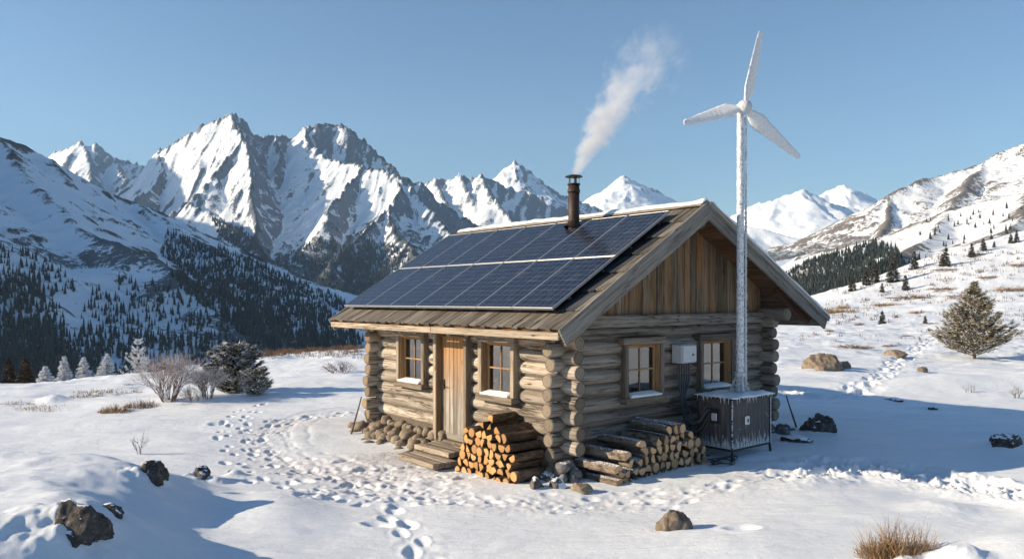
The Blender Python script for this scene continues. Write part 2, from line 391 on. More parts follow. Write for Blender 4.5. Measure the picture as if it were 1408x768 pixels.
def bump_g(X, Y, cx, cy, sx, sy, h, rot=0):
    c, s = math.cos(rot), math.sin(rot); dx = X-cx; dy = Y-cy
    a = (dx*c+dy*s)/sx; b = (-dx*s+dy*c)/sy
    return h*np.exp(-(a*a+b*b))
def forms(X, Y):
    z = 0
    # big drift on the left with a steep lee side to the right
    crest = -4.9+.35*np.sin(Y*.9+.6)-.12*(Y-9)+.5*fbm(Y*.6, X*.25, 3, 19)
    xr = X-crest; env = sstep(12.6, 10.6, Y)*sstep(1.5, 6.0, Y)
    prof = np.where(xr < 0, .66-.035*np.clip(-xr, 0, 8), .66)*(1-.96*sstep(-.7, 1.45+.4*fbm(X*.2, Y*.8, 2, 20), xr))
    z = z+prof*env*(1+.28*fbm(X*.55, Y*.75, 4, 31))
    z = z+bump_g(X, Y, -3.1, 10.2, .5, .9, .10, .5)+bump_g(X, Y, -2.6, 12.0, 1.0, .35, .05, -.2)
    # low swells in the foreground and mid-ground
    z = z+bump_g(X, Y, 3.2, 8.6, 1.8, .9, .10)+bump_g(X, Y, 5.3, 7.9, .7, .45, .22, .3)+bump_g(X, Y, 9.6, 13.3, 1.6, .55, .30)
    z = z+bump_g(X, Y, 14, 21.5, 5.5, .9, .45, .03)+bump_g(X, Y, 8.0, 9.7, 2.2, .5, .12)
    z = z+bump_g(X, Y, -14.5, 25.0, 4.5, .6, .16)+bump_g(X, Y, -8.6, 17.2, 3.2, .45, .16, .05)+bump_g(X, Y, -7.6, 15.4, 2.2, .4, .14, .12)
    z = z+bump_g(X, Y, -9.5, 21.0, 3.4, .9, .22, .1)+bump_g(X, Y, -16, 22, 5, .45, .16, -.05)+bump_g(X, Y, -11.5, 22.5, 3.5, .5, .16, .15)
    far = sstep(14, 40, Y)
    z = z+.07*fbm(X*.35, Y*.5, 4, 3)*(1+1.6*far)+far*.9*fbm(X*.06, Y*.08, 4, 8)*sstep(30, 90, Y)
    # wind-packed ripples
    z = z+.016*fbm(X*.9+.3*Y, Y*3.6, 6, 5)*(1+.6*far)
    zb = .07*np.maximum(0, fbm(X*.35, Y*1.3-.15*X, 4, 77)-.12)
    return z+zb*(1+4*far)
def seg_dist(X, Y, pts):
    best = np.full(np.shape(X), 1e9); tt = np.zeros(np.shape(X)); acc = 0
    for (x0, y0), (x1, y1) in zip(pts[:-1], pts[1:]):
        dx, dy = x1-x0, y1-y0; L = math.hypot(dx, dy)
        t = np.clip(((X-x0)*dx+(Y-y0)*dy)/(L*L), 0, 1); d = np.hypot(X-x0-t*dx, Y-y0-t*dy)
        m = d < best; best = np.where(m, d, best); tt = np.where(m, acc+t*L, tt); acc += L
    return best, tt
def base_ground(X, Y): return macro(X, Y)+forms(X, Y)
def px_ground(px, py, lo=5.0, hi=240.0, fn=None):
    """world point where a photo pixel's ray first meets the snow"""
    Ys = np.exp(np.linspace(math.log(lo), math.log(hi), 1500)); s = (px-CX)/F
    z = (fn or base_ground)(s*Ys, Ys); ray = CZ+(HY-py)/F*Ys
    k = np.argmax(ray <= z)
    return Vector((s*Ys[k], Ys[k], float(z[k])))
def gz(x, y): return float(base_ground(np.array([float(x)]), np.array([float(y)]))[0])
_flat = lambda pl, z=-.15: [(((px-CX)/F)*((CZ-z)*F/(py-HY)), (CZ-z)*F/(py-HY)) for px, py in pl]
def smooth_path(pl, n=3):
    for _ in range(n):
        q = [pl[0]]
        for a, b in zip(pl[:-1], pl[1:]):
            q += [(a[0]*.75+b[0]*.25, a[1]*.75+b[1]*.25), (a[0]*.25+b[0]*.75, a[1]*.25+b[1]*.75)]
        pl = q+[pl[-1]]
    return pl
T_MAIN = smooth_path(_flat([(490,572),(420,574),(365,588),(352,608),(395,632),(470,655),(560,676),(660,690),(800,694),(950,688),(1060,668),(1150,654),(1230,662),(1300,676),(1420,706),(1560,735)]))
T_SKI = smooth_path(_flat([(500,566),(440,570),(395,585),(392,605),(430,628),(520,655),(600,668)]))
T_BACK = smooth_path(_flat([(1070,540),(1120,548),(1180,545),(1212,522),(1232,500),(1262,480),(1285,470)], 0.1))
T_FOOT = smooth_path(_flat([(530,705),(558,728),(575,748),(592,775),(600,800)], -.22))
T_ROUND = smooth_path(_flat([(345,560),(318,585),(330,625),(370,655),(450,685)]))
def walk(path, step, spread, rs, jit=.04, size=.64):
    out = []; acc = 0; side = 1
    for (x0, y0), (x1, y1) in zip(path[:-1], path[1:]):
        L = math.hypot(x1-x0, y1-y0); th = math.atan2(y1-y0, x1-x0)
        while acc < L:
            t = acc/L; x = x0+(x1-x0)*t; y = y0+(y1-y0)*t
            out.append((x-math.sin(th)*spread*side+rs.uniform(-jit, jit), y+math.cos(th)*spread*side+rs.uniform(-jit, jit), th+rs.uniform(-.2, .2), size*rs.uniform(.85, 1.15)))
            side = -side; acc += step*rs.uniform(.85, 1.15)
        acc -= L
    return out
rs = random.Random(5)
PRINTS = []
for k in range(3): PRINTS += [(x+rs.uniform(-.4,.4), y+rs.uniform(-.3,.35), th, s) for x, y, th, s in walk(T_MAIN, .42, .12, rs, .06)]
PRINTS += walk(T_ROUND, .40, .13, rs) + walk(T_ROUND, .5, .3, rs, .12, .8)
PRINTS += walk(T_FOOT, .34, .10, rs, .03, .95)
PRINTS += walk(T_BACK, .42, .14, rs, .06, 1.2) + walk(T_BACK, .5, .3, rs, .1, 1.1)
PRINTS += [(_flat([(px, py)])[0][0], _flat([(px, py)])[0][1], rs.uniform(-.4, .6), 1.1) for px, py in
           ((300,585),(452,678),(425,680),(487,672),(330,683),(520,715),(1020,742),(560,655),(600,662),(640,655),(555,690),(500,640),(470,630),(530,640),(350,637),(300,655),(392,662))]
for k in range(170):
    px = rs.uniform(400, 640); py = rs.uniform(635, 690)
    x, y = _flat([(px, py)])[0]; PRINTS.append((x, y, rs.uniform(-.8, .8), rs.uniform(.3, .7)))

NS, NY = 1180, 1180
s_in = np.linspace(-.70, .74, NS-80)
s_ax = np.concatenate([np.linspace(-2.6, -.72, 40), s_in, np.linspace(.76, 2.6, 40)])
y_ax = np.concatenate([np.linspace(-5.5, 4.2, 40), np.exp(np.linspace(math.log(4.3+3), math.log(60+3), NY-260))-3, np.exp(np.linspace(math.log(60.4), math.log(420), 220))])
SS, YY = np.meshgrid(s_ax, y_ax); XX = SS*(YY+6)
ZZ = np.zeros_like(XX)
# the thin-plate sum is smooth: evaluate it on every 6th node and interpolate
def coarse(fn):
    ri = np.unique(np.append(np.arange(0, XX.shape[0], 6), XX.shape[0]-1)); ci = np.unique(np.append(np.arange(0, XX.shape[1], 6), XX.shape[1]-1))
    Zc = fn(XX[np.ix_(ri, ci)], YY[np.ix_(ri, ci)])
    Z1 = np.stack([np.interp(np.arange(XX.shape[1]), ci, row) for row in Zc])
    return np.stack([np.interp(np.arange(XX.shape[0]), ri, Z1[:,k]) for k in range(Z1.shape[1])], 1)
ZZ = coarse(macro)+forms(XX, YY)
near = slice(0, int(np.searchsorted(y_ax, 45)))
Xn, Yn = XX[near], YY[near]; Dn = np.zeros_like(Xn)
pk = np.zeros_like(XX); dirt = np.zeros_like(XX)
d, t = seg_dist(Xn, Yn, T_MAIN)
churn = np.exp(-(d/.42)**2); right = sstep(3.5, 5.0, Xn)
blk = ridged(Xn*4.2, Yn*4.2, 3, 21); blk2 = fbm(Xn*9, Yn*9, 3, 23)
Dn += churn*(-.025+.026*(blk-.5)+.016*blk2)
deep = np.exp(-(d/.58)**2)*right                      # deep broken trail on the right
Dn += deep*(-.03+.25*(ridged(Xn*2.4, Yn*2.4+.3*Xn, 4, 41)-.45)+.06*blk2)
Dn += right*.07*np.exp(-((d-.62)/.22)**2)
for T_, wd, dp in ((T_SKI, .10, .045),):
    d2, t2 = seg_dist(Xn, Yn, T_)
    for off in (.05, .42): Dn += -.55*dp*np.exp(-((d2-off-.12*fbm(t2*.8, d2*0+off, 3, 50))/.06)**2)*np.clip(.5+1.2*fbm(t2*1.6, d2*2, 3, 51), 0, 1)
d3, t3 = seg_dist(Xn, Yn, T_BACK); Dn += np.exp(-(d3/.5)**2)*(-.04+.11*(ridged(Xn*2.2, Yn*2.2, 3, 61)-.5))
d5, t5 = seg_dist(Xn, Yn, T_FOOT); Dn += np.exp(-(d5/.25)**2)*(-.02+.035*fbm(Xn*4, Yn*4, 3, 71))
# trampled yard before the door
cx0, cy0 = _flat([(560, 640)])[0]
yard = np.exp(-(((Xn-cx0)/2.3)**2+((Yn-cy0)/1.25)**2)**1.5)
Dn += yard*(.018*(ridged(Xn*5, Yn*5, 4, 81)-.5)+.012*fbm(Xn*12, Yn*12, 3, 83))
lx0, ly0 = _flat([(455, 585)])[0]
pk[near] = np.clip(yard*.75+churn*.35*(1-right)+.9*np.exp(-(((Xn-lx0)/1.5)**2+((Yn-ly0)/.9)**2)**2), 0, 1)
sx0, sy0 = _flat([(570, 625)])[0]
dirt[near] = np.clip(1.2*np.exp(-(((Xn-sx0)/1.0)**2+((Yn-sy0)/.55)**2)), 0, 1)*.9
# banks against the cabin walls
ZZ[near] += Dn
for x, y, th, s in PRINTS:
    r0, r1 = np.searchsorted(y_ax, y-.4), np.searchsorted(y_ax, y+.4)
    c0, c1 = np.searchsorted(s_ax, (x-.45)/(y+6)-.005), np.searchsorted(s_ax, (x+.45)/(y+6)+.005)
    if r1 <= r0 or c1 <= c0: continue
    dx = XX[r0:r1, c0:c1]-x; dy = YY[r0:r1, c0:c1]-y
    a = (dx*math.cos(th)+dy*math.sin(th))/(.155*s); b = (-dx*math.sin(th)+dy*math.cos(th))/(.085*s)
    q = a*a+b*b
    ZZ[r0:r1, c0:c1] += -.050*s*np.exp(-q**2*.8)+.010*s*np.exp(-(np.sqrt(q)-1.5)**2/.12)
nr, nc = XX.shape
idx = np.arange(nr*nc).reshape(nr, nc)
quads = np.stack([idx[:-1,:-1], idx[:-1,1:], idx[1:,1:], idx[1:,:-1]], -1).reshape(-1, 4)
for px, py, wp, hp_ in ((92,745,92,62),(148,708,34,17),(205,663,44,34),(274,660,30,24),(925,733,48,32),(1136,510,52,26),(1160,508,30,15),(1128,596,42,30),(1386,613,42,20),(1098,608,36,12),(1234,490,32,11),(737,672,24,18),(768,672,22,18),(752,660,26,16),(783,660,26,18),(800,677,28,15)):
    g = px_ground(px, py); sc_ = g.y/F; a_ = wp*sc_*.55; r0, r1 = np.searchsorted(y_ax, g.y-3*a_), np.searchsorted(y_ax, g.y+4*a_)
    dx = (XX[r0:r1]-g.x)/a_; dy = (YY[r0:r1]-g.y-a_*.3)/a_; nn = fbm(XX[r0:r1]/a_*1.1, YY[r0:r1]/a_*1.1, 3, int(px))
    ZZ[r0:r1] += hp_*sc_*(.38 if px < 600 else .12)*np.exp(-((dx+.25)**2*.55+dy**2*.7))*(1+.9*nn)
for px, py, wp, hp_ in ((1332,778,60,22),(1245,780,34,12),(1290,778,60,12),(1300,705,90,10),(70,552,36,6),(320,655,30,8),(300,664,22,7),(1000,760,200,5)):
    g = px_ground(px, py); sc_ = g.y/F; a_ = wp*sc_*.5; r0, r1 = np.searchsorted(y_ax, g.y-3*a_), np.searchsorted(y_ax, g.y+4*a_)
    dx = (XX[r0:r1]-g.x)/a_; dy = (YY[r0:r1]-g.y-a_*.3)/a_/.8; nn = fbm(XX[r0:r1]/a_*1.3, YY[r0:r1]/a_*1.3, 3, int(px))
    ZZ[r0:r1] += hp_*sc_*np.exp(-(dx**2+dy**2)**1.2)*(1+.35*nn)
M_GROUND = snowmat('snow_ground', (.775, .83, .885), 1.0, .62, dirty=True)
ground = np_mesh('ground', np.stack([XX, YY, ZZ], -1).reshape(-1, 3), quads, M_GROUND, attrs={'packed': pk.ravel(), 'dirt': dirt.ravel()})
tag(ground, 'snow covered ground with tracks around the cabin', 'ground', kind='structure')
def gzf(x, y):
    """height of the finished snow surface"""
    j = np.clip(np.searchsorted(y_ax, y), 1, nr-1); i = np.clip(np.searchsorted(s_ax, x/(y+6)), 1, nc-1)
    return float(ZZ[j, i])

# ------------------------------------------------------------ mountains
def mountain_mat(name, rock=(.075, .075, .08), rock2=(.19, .175, .165), sc=1.0, amp=.9, veg=None, snowc=(.77, .83, .885)):
    """snow where it can lie, rock where the attribute (slope, ribs, wind-bared side) and fine noise let it through"""
    t = NT(name); o = t.tex('Object')
    n = t.noise(t.mapping(o, (1, 1, .55)), .011*sc, 10, .72, .5); n2 = t.noise(t.mapping(o, (1, 1, .4)), .07*sc, 8, .75)
    v = t.math('ADD', t.attr('rock'), t.math('MULTIPLY', t.math('SUBTRACT', n, .5), amp*1.5))
    v = t.math('ADD', v, t.math('MULTIPLY', t.math('SUBTRACT', n2, .5), amp*1.5))
    m = t.ramp(v, [(.42, 0.0), (.60, 1.0)])
    rc = t.mix(t.ramp(n2, [(.3, 0.0), (.7, 1.0)]), rock, rock2)
    col = t.mix(m, snowc, rc)
    if veg:
        n3 = t.noise(t.mapping(o, (1, 1, .35)), veg[1], 6, .75)
        vv = t.math('ADD', t.attr('veg'), t.math('MULTIPLY', t.math('SUBTRACT', n3, .5), 1.7))
        col = t.mix(t.math('MULTIPLY', t.ramp(vv, [(.45, 0.0), (.6, 1.0)]), .9), col, veg[0])
    h = t.math('ADD', t.math('MULTIPLY', n, .7), t.math('MULTIPLY', n2, .45))
    return t.set(col, .75, t.bump(h, .8, 16/sc), spec=.15)

def blur(A, k):
    for ax in (0, 1):
        c = np.cumsum(np.pad(A, [(k+1, k) if a == ax else (0, 0) for a in (0, 1)], mode='edge'), axis=ax)
        n_ = A.shape[ax]; hi = np.take(c, np.arange(2*k+1, 2*k+1+n_), axis=ax); lo = np.take(c, np.arange(0, n_), axis=ax); A = (hi-lo)/(2*k+1)
    return A
TERR = {}
def mountain(name, label, ridges, x0, x1, y0, y1, step, base, s0, mat, flute=(60, 26), fb=(400, 35), rough=(90, 10), jag=10, seed=1, veg=None, warp=18, pw=1.0, rk=(.45, 1.15, .55, .20)):
    """heightfield: tents hung from ridge lines (photo pixel, pixel, depth), fluted down their flanks"""
    xs = np.arange(x0, x1+step, step); ys = np.arange(y0, y1+step, step); X, Y = np.meshgrid(xs, ys)
    wx = X+warp*fbm(X/220., Y/220., 3, seed+50)*2; wy = Y+warp*fbm(X/220.+9, Y/220.-4, 3, seed+60)*2
    H = np.full(X.shape, float(base)); Dm = np.full(X.shape, 1e9); Tm = np.zeros(X.shape)
    for ri, rd in enumerate(ridges):
        sl = s0
        if isinstance(rd, tuple): rd, sl = rd
        pts = [P(*q) if len(q) == 3 else Vector(q[:3]) for q in rd]; acc = ri*1313.
        for p0, p1 in zip(pts[:-1], pts[1:]):
            dx, dy = p1.x-p0.x, p1.y-p0.y; L = math.hypot(dx, dy)
            tu = ((wx-p0.x)*dx+(wy-p0.y)*dy)/(L*L); t = np.clip(tu, 0, 1); d = np.hypot(wx-p0.x-t*dx, wy-p0.y-t*dy)
            zr = p0.z+(p1.z-p0.z)*t; rel = np.maximum(zr-base, 1.)
            h = base+rel*np.exp(-d*sl/rel*pw)
            m = h > H; H = np.where(m, h, H); Dm = np.where(m, d, Dm); Tm = np.where(m, acc+(t+.75*(tu-t))*L, Tm); acc += L
    rel = np.clip((H-base)/300., 0, 1)
    wv = .3*Dm*fbm(X/300., Y/300., 3, seed+3)
    fl = ridged((Tm+wv)/flute[0]/2.4, Dm/1100.+seed, 2, seed)-.5
    fl2 = ridged((Tm+wv*1.3)/flute[0]*1.3+7, Dm/420.+seed, 3, seed+2)-.5
    H = H+rel*(fl*flute[1]*2.2+fl2*flute[1]*.9)*np.clip(Dm/110., 0.06, 1)*np.exp(-Dm/1500.)
    H = H+rel*(fbm(X/fb[0], Y/fb[0], 5, seed+7)*fb[1]*np.clip(Dm/200., .12, 1)+(ridged(X/rough[0]/1.6, Y/rough[0]/1.6, 5, seed+9, .6)-.5)*rough[1])
    H = H+jag*rel*(ridged(Tm/70., Dm/150., 4, seed+13, .6)-.45)*np.exp(-Dm/55.)
    gy_, gx_ = np.gradient(H, step); slope = np.hypot(gx_, gy_); conv = (H-blur(H, 3))/step
    rock = rk[0]*(slope-rk[1])+rk[2]*np.clip(-gx_, -.7, .75)+rk[3]*conv+.11
    V = np.stack([X, Y, H], -1).reshape(-1, 3); n0, n1 = X.shape; ix = np.arange(n0*n1).reshape(n0, n1)
    q = np.stack([ix[:-1,:-1], ix[:-1,1:], ix[1:,1:], ix[1:,:-1]], -1).reshape(-1, 4)
    at = {'rock': rock.ravel()}
    if veg: at['veg'] = (veg(X, Y, H, Dm)+.35*np.clip(conv, -1.5, 1.5)).ravel()
    o = np_mesh(name, V, q, mat, attrs=at); tag(o, label, 'mountain', kind='structure')
    TERR[o.name] = (xs, ys, H); return o.name
def zat(tn, X, Y):
    xs, ys, H = TERR[tn]; fx = np.clip((X-xs[0])/(xs[1]-xs[0]), 0, len(xs)-1.001); fy = np.clip((Y-ys[0])/(ys[1]-ys[0]), 0, len(ys)-1.001)
    i = fx.astype(int); j = fy.astype(int); u = fx-i; v = fy-j
    return (H[j,i]*(1-u)+H[j,i+1]*u)*(1-v)+(H[j+1,i]*(1-u)+H[j+1,i+1]*u)*v
def hit(tn, px, py):
    xs, ys, H = TERR[tn]; Ys = np.linspace(ys[0], ys[-1], 700)
    s = (np.asarray(px)-CX)/F; X = s[:,None]*Ys[None]; Z = zat(tn, X, np.broadcast_to(Ys, X.shape)); ray = CZ+(HY-np.asarray(py))[:,None]/F*Ys[None]
    inside = (X > xs[0]) & (X < xs[-1]); under = (ray <= Z) & inside
    k = under.argmax(1); ok = under.any(1); n = np.arange(len(k))
    return X[n, k], Ys[k], Z[n, k], ok

M_ALP = mountain_mat('alpine_rock_snow', (.075, .095, .125), (.17, .195, .24), 2.0, 1.5, veg=((.03, .038, .04), .045))
M_FAR = mountain_mat('far_alpine', (.10, .12, .15), (.20, .225, .26), 1.6, 1.4)
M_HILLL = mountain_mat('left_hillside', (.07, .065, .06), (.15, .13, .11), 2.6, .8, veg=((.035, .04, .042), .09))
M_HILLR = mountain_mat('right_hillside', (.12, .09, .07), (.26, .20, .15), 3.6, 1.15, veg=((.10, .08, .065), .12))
vg_massif = lambda X, Y, H, D: sstep(460, 140, H+80*fbm(X/300., Y/300., 4, 4))*.75
massif = mountain('mountain', 'jagged twin peaked massif with sunlit snow ridges above the valley, behind the roof on the left', [
    ([(120,285,4700),(165,258,4650),(195,238,4600),(215,208,4550),(250,190,4500),(285,170,4450),(315,156,4400),(336,163,4420),(350,184,4450),(380,186,4500),(405,192,4550),(418,176,4550),(450,170,4600),(472,172,4600),(500,192,4600),(530,218,4550),(552,240,4500),(580,255,4500),(620,290,4500),(690,330,4500)], 2.1),
    ([(315,156,4400),(328,182,4260),(337,204,4130),(344,228,4000),(348,258,3880),(352,290,3740),(356,322,3600)], 2.0), ([(330,195,4200),(300,238,4050),(262,272,3900),(240,290,3800)], 1.5),
    ([(335,212,4120),(352,240,4000),(352,268,3900),(330,292,3800)], 1.8),
    ([(262,282,3780),(300,300,3650),(345,330,3450),(378,368,3250)], 1.2),
    ([(418,176,4550),(430,200,4400),(455,222,4250),(500,230,4100),(545,240,4000),(548,262,3850),(535,285,3720),(545,320,3500),(580,360,3250),(640,410,3000)], 1.35),
    ([(500,230,4100),(470,262,3900),(452,285,3750)], 1.6),
    ([(545,240,4000),(585,285,3800),(640,340,3600)], 1.5),
    ([(535,285,3720),(490,330,3450),(450,365,3250)], 1.3),
    ([(215,208,4550),(228,240,4350),(210,262,4200),(185,272,4050)], 1.6),
    ([(380,186,4500),(385,215,4350),(378,235,4250)], 1.9),
    ], -3000, 300, 2900, 5300, 7, -250, 1.6, M_ALP, flute=(70, 24), fb=(420, 22), rough=(110, 18), jag=38, seed=3, veg=vg_massif)
mountain('mountain', 'small pale rocky peak far off at the left between the slope and the massif', [
    [(30,260,7400),(72,210,7200),(95,203,7100),(112,192,7000),(122,200,7000),(132,196,7000),(150,210,7000),(190,224,7000),(240,250,7000)],
    [(112,192,7000),(125,225,6700),(120,262,6400)], [(150,210,7000),(175,245,6700)]],
    -5200, -2600, 6000, 7900, 16, -200, 1.7, M_FAR, flute=(120, 34), fb=(600, 30), rough=(180, 24), jag=45, seed=21, warp=30)
mountain('mountain', 'jagged dark toothed ridge with a sharp white peak behind it, left of the chimney', [
    ([(520,300,5600),(570,262,5500),(585,250,5450),(600,242,5400),(612,250,5400),(630,240,5350),(645,247,5350),(660,240,5300),(680,250,5300),(720,262,5300),(760,280,5300),(820,300,5400),(900,330,5500)], 2.0),
    ([(660,240,5300),(672,268,5100),(700,300,4900)], 1.5), ([(600,242,5400),(612,275,5200),(625,300,5050)], 1.7), ([(630,240,5350),(655,280,5100)], 1.7),
    ([(680,250,6600),(692,236,6500),(706,223,6500),(722,232,6500),(745,250,6500),(780,272,6500),(830,290,6500),(900,320,6500)], .9),
    ([(706,223,6500),(712,245,6250),(735,275,6000)], .9)],
    -1200, 1300, 4700, 7300, 12, -200, 1.0, M_FAR, rk=(.5, 1.0, .6, .2), flute=(100, 26), fb=(500, 25), rough=(140, 24), jag=45, seed=33, warp=20)
mountain('mountain', 'white pyramid shaped peak right of the chimney behind the ridge', [
    [(760,300,8300),(805,276,8200),(832,260,8100),(858,241,8000),(872,248,8000),(888,256,8000),(910,266,8000),(932,279,8000),(990,310,8000)],
    [(858,241,8000),(862,262,7700),(850,285,7400)], [(888,256,8000),(900,280,7700)]],
    200, 2600, 7000, 8900, 18, -200, .8, M_FAR, rk=(.7, 1.3, .5, .4), flute=(130, 28), fb=(600, 25), rough=(180, 28), jag=30, seed=45, warp=20)
mountain('mountain', 'sunlit white mountains in the gap right of the turbine mast', [
    ([(960,320,6300),(1000,300,6200),(1030,285,6100),(1065,274,6000),(1103,261,6000),(1125,270,6000),(1150,282,6000),(1190,292,6000),(1240,300,6000)], .75),
    ([(1103,261,6000),(1120,292,5700),(1140,325,5300)], .7),
    ([(1065,274,6000),(1060,300,5700)], .7),
    ([(1110,280,8000),(1135,262,8000),(1160,253,8000),(1172,262,8000),(1188,262,8000),(1200,270,8000),(1215,277,8000),(1260,300,8000)], .8),
    ([(1160,253,8000),(1165,275,7700)], .8)],
    1200, 4500, 4600, 8700, 18, -200, .8, M_FAR, rk=(.7, 1.3, .4, .4), flute=(130, 28), fb=(600, 25), rough=(180, 20), jag=24, seed=57, warp=20)
vg_spur = lambda X, Y, H, D: np.full(X.shape, .36)
mountain('mountain', 'speckled snowy spur falling left into the blue valley beyond the roof', [
    [(1330,260,3600),(1260,280,3500),(1195,300,3400),(1150,322,3300),(1110,345,3200),(1070,372,3100),(1030,400,3000)]],
    600, 2300, 2400, 4200, 10, -200, .75, M_HILLR, rk=(.6, 1.0, .2, .25), flute=(60, 14), fb=(350, 24), rough=(90, 8), jag=8, seed=69, veg=vg_spur)
mountain('mountain', 'smooth blue shaded snow shoulder low in the gap behind the roof', [
    [(900,330,4400),(960,312,4300),(1010,306,4200),(1060,318,4100),(1110,330,4000),(1160,360,3900)]],
    500, 2100, 3300, 4900, 14, -200, .6, M_FAR, flute=(90, 10), fb=(500, 20), rough=(140, 5), jag=4, seed=70)
vg_r = lambda X, Y, H, D: .36+.25*sstep(-.1, .4, fbm(X/160., Y/160., 4, 91))+.25*sstep(260, 60, H)
hill_r = mountain('mountain', 'big rounded white hill with brown rocky flank filling the right edge', [
    [(1130,392,1650),(1160,355,1700),(1180,322,1750),(1192,300,1800),(1212,280,1850),(1230,266,1900),(1262,250,1950),(1292,240,2000),(1325,232,2000),(1352,222,2000),(1380,208,2000),(1408,197,2000),(1500,160,2000),(1700,80,2000)],
    ([(1230,266,1900),(1225,290,1780),(1205,318,1660),(1190,345,1560)], .9), ([(1352,222,2000),(1330,260,1800),(1290,300,1600)], .6)],
    650, 2300, 1150, 2500, 6, -150, .62, M_HILLR, rk=(.30, .75, -.10, .1), flute=(40, 9), fb=(240, 16), rough=(60, 7), jag=5, seed=81, veg=vg_r, warp=12)
vg_f = lambda X, Y, H, D: .30+.35*sstep(0, .4, fbm(X/90., Y/90., 4, 95))
hill_f = mountain('mountain', 'lower snowy hillside dotted with scrub below the big hill at the right', [
    [(1020,398,1150),(1060,378,1120),(1105,352,1080),(1160,338,1040),(1200,328,1000),(1240,312,960),(1300,290,900),(1350,276,870),(1408,264,850),(1500,235,850),(1700,180,850)],
    ([(1300,290,900),(1285,320,780),(1240,350,680)], .5), ([(1408,264,850),(1400,300,720),(1380,330,600)], .45)],
    220, 1100, 420, 1250, 4, -110, .48, M_HILLR, rk=(.5, 1.2, 0, .2), flute=(30, 4), fb=(140, 9), rough=(40, 3), jag=2, seed=93, veg=vg_f, warp=8)
vg_a = lambda X, Y, H, D: .16+.50*sstep(-.05, .4, fbm(X/200., Y/200., 5, 101))*sstep(280, 60, H)+.12*sstep(120,-40,H)
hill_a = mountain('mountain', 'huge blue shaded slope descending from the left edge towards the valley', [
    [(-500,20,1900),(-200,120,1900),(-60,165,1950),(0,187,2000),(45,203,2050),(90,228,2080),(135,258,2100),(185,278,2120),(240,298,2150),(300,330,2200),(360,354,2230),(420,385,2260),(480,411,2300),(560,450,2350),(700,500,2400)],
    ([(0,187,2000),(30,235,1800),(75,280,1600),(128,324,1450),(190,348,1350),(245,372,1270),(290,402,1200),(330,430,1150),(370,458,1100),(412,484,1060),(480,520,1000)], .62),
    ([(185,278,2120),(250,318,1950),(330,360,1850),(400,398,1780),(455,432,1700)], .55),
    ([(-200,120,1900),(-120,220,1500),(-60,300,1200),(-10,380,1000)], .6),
    ([(-500,-40,1900),(-1200,-400,1450),(-1900,-560,1050),(-3400,-1100,650)], 1.9)],  # unseen shoulder ridge, added out of frame to keep this slope in shade
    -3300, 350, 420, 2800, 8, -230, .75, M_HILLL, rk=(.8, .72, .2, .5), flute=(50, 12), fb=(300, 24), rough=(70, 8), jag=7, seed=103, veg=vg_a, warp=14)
mountain('mountain', 'tall unseen mountain added beyond the left edge to shade the massif', [  # never in view; added to throw shade over the lower massif
    [(-5200,3200,900),(-4700,3700,1350),(-4300,4300,1500),(-4500,5000,1400),(-4900,5600,1000)] and
    [(-420,20,3200),(-180,160,4000),(-260,50,4100),(-330,5,4300),(-360,20,4900)]],
    -6200, -2700, 2600, 5600, 30, -200, .9, M_FAR, flute=(120, 40), fb=(600, 60), rough=(180, 20), jag=30, seed=111, warp=30)
# the valley floor and everything beyond
vf = [(-8900,-600),(8900,-600),(8900,10400),(-8900,10400)]
np_mesh('valley_floor', [(x, y, -215) for x, y in vf], [[0,1,2,3]], SNOW)
tag(bpy.data.objects['valley_floor'], 'snowy valley floor below the slopes', 'ground', kind='structure')

# ------------------------------------------------------------ foliage helpers
def foliage_mat(name, a, b, frost=0.0, fc=(.80, .82, .86), nscale=3.0, up=.5):
    t = NT(name); o = t.tex('Object'); r = t.attr('rnd')
    col = t.mix(r, a, b)
    if frost:
        nz = t.n('ShaderNodeSeparateXYZ'); t.l(t.geo('Normal'), nz.inputs[0])
        n = t.noise(o, nscale, 4, .65)
        v = t.math('ADD', t.math('ADD', t.math('MULTIPLY', r, .5), t.math('MULTIPLY', t.math('ABSOLUTE', nz.outputs[2]), up)), t.math('MULTIPLY', t.math('SUBTRACT', n, .5), 1.2))
        col = t.mix(t.ramp(v, [(1.0-frost, 0.0), (1.12-frost, 1.0)]), col, fc)
    m = t.set(col, .75, spec=.2); return m
M_TRUNK = simple('trunk_bark', (.12, .085, .06), .9, var=.4, scale=14, bump=.6)
M_NEEDLE_G = foliage_mat('pine_needles', (.045, .045, .018), (.26, .19, .07), .44, nscale=6, up=.4)
M_NEEDLE_D = foliage_mat('dark_needles', (.018, .025, .02), (.06, .055, .035), .22)
M_NEEDLE_F = foliage_mat('frosted_needles', (.25, .22, .20), (.55, .52, .50), .85)
M_NEEDLE_S = foliage_mat('snowy_needles', (.02, .025, .014), (.15, .12, .05), .54, nscale=6, up=.4)
M_NEEDLE_B = foliage_mat('brown_needles', (.045, .028, .018), (.12, .075, .04), .18)
M_FAR_TREE = foliage_mat('distant_spruce', (.012, .02, .02), (.03, .04, .038), .30, nscale=.5)
M_TWIG = foliage_mat('bare_twigs', (.13, .08, .065), (.30, .22, .19), .66, fc=(.66, .64, .67))
M_DRY = foliage_mat('dry_stalks', (.22, .13, .06), (.48, .33, .18), .08)
M_SCRUB = foliage_mat('heath_scrub', (.14, .08, .05), (.34, .22, .13), .2)

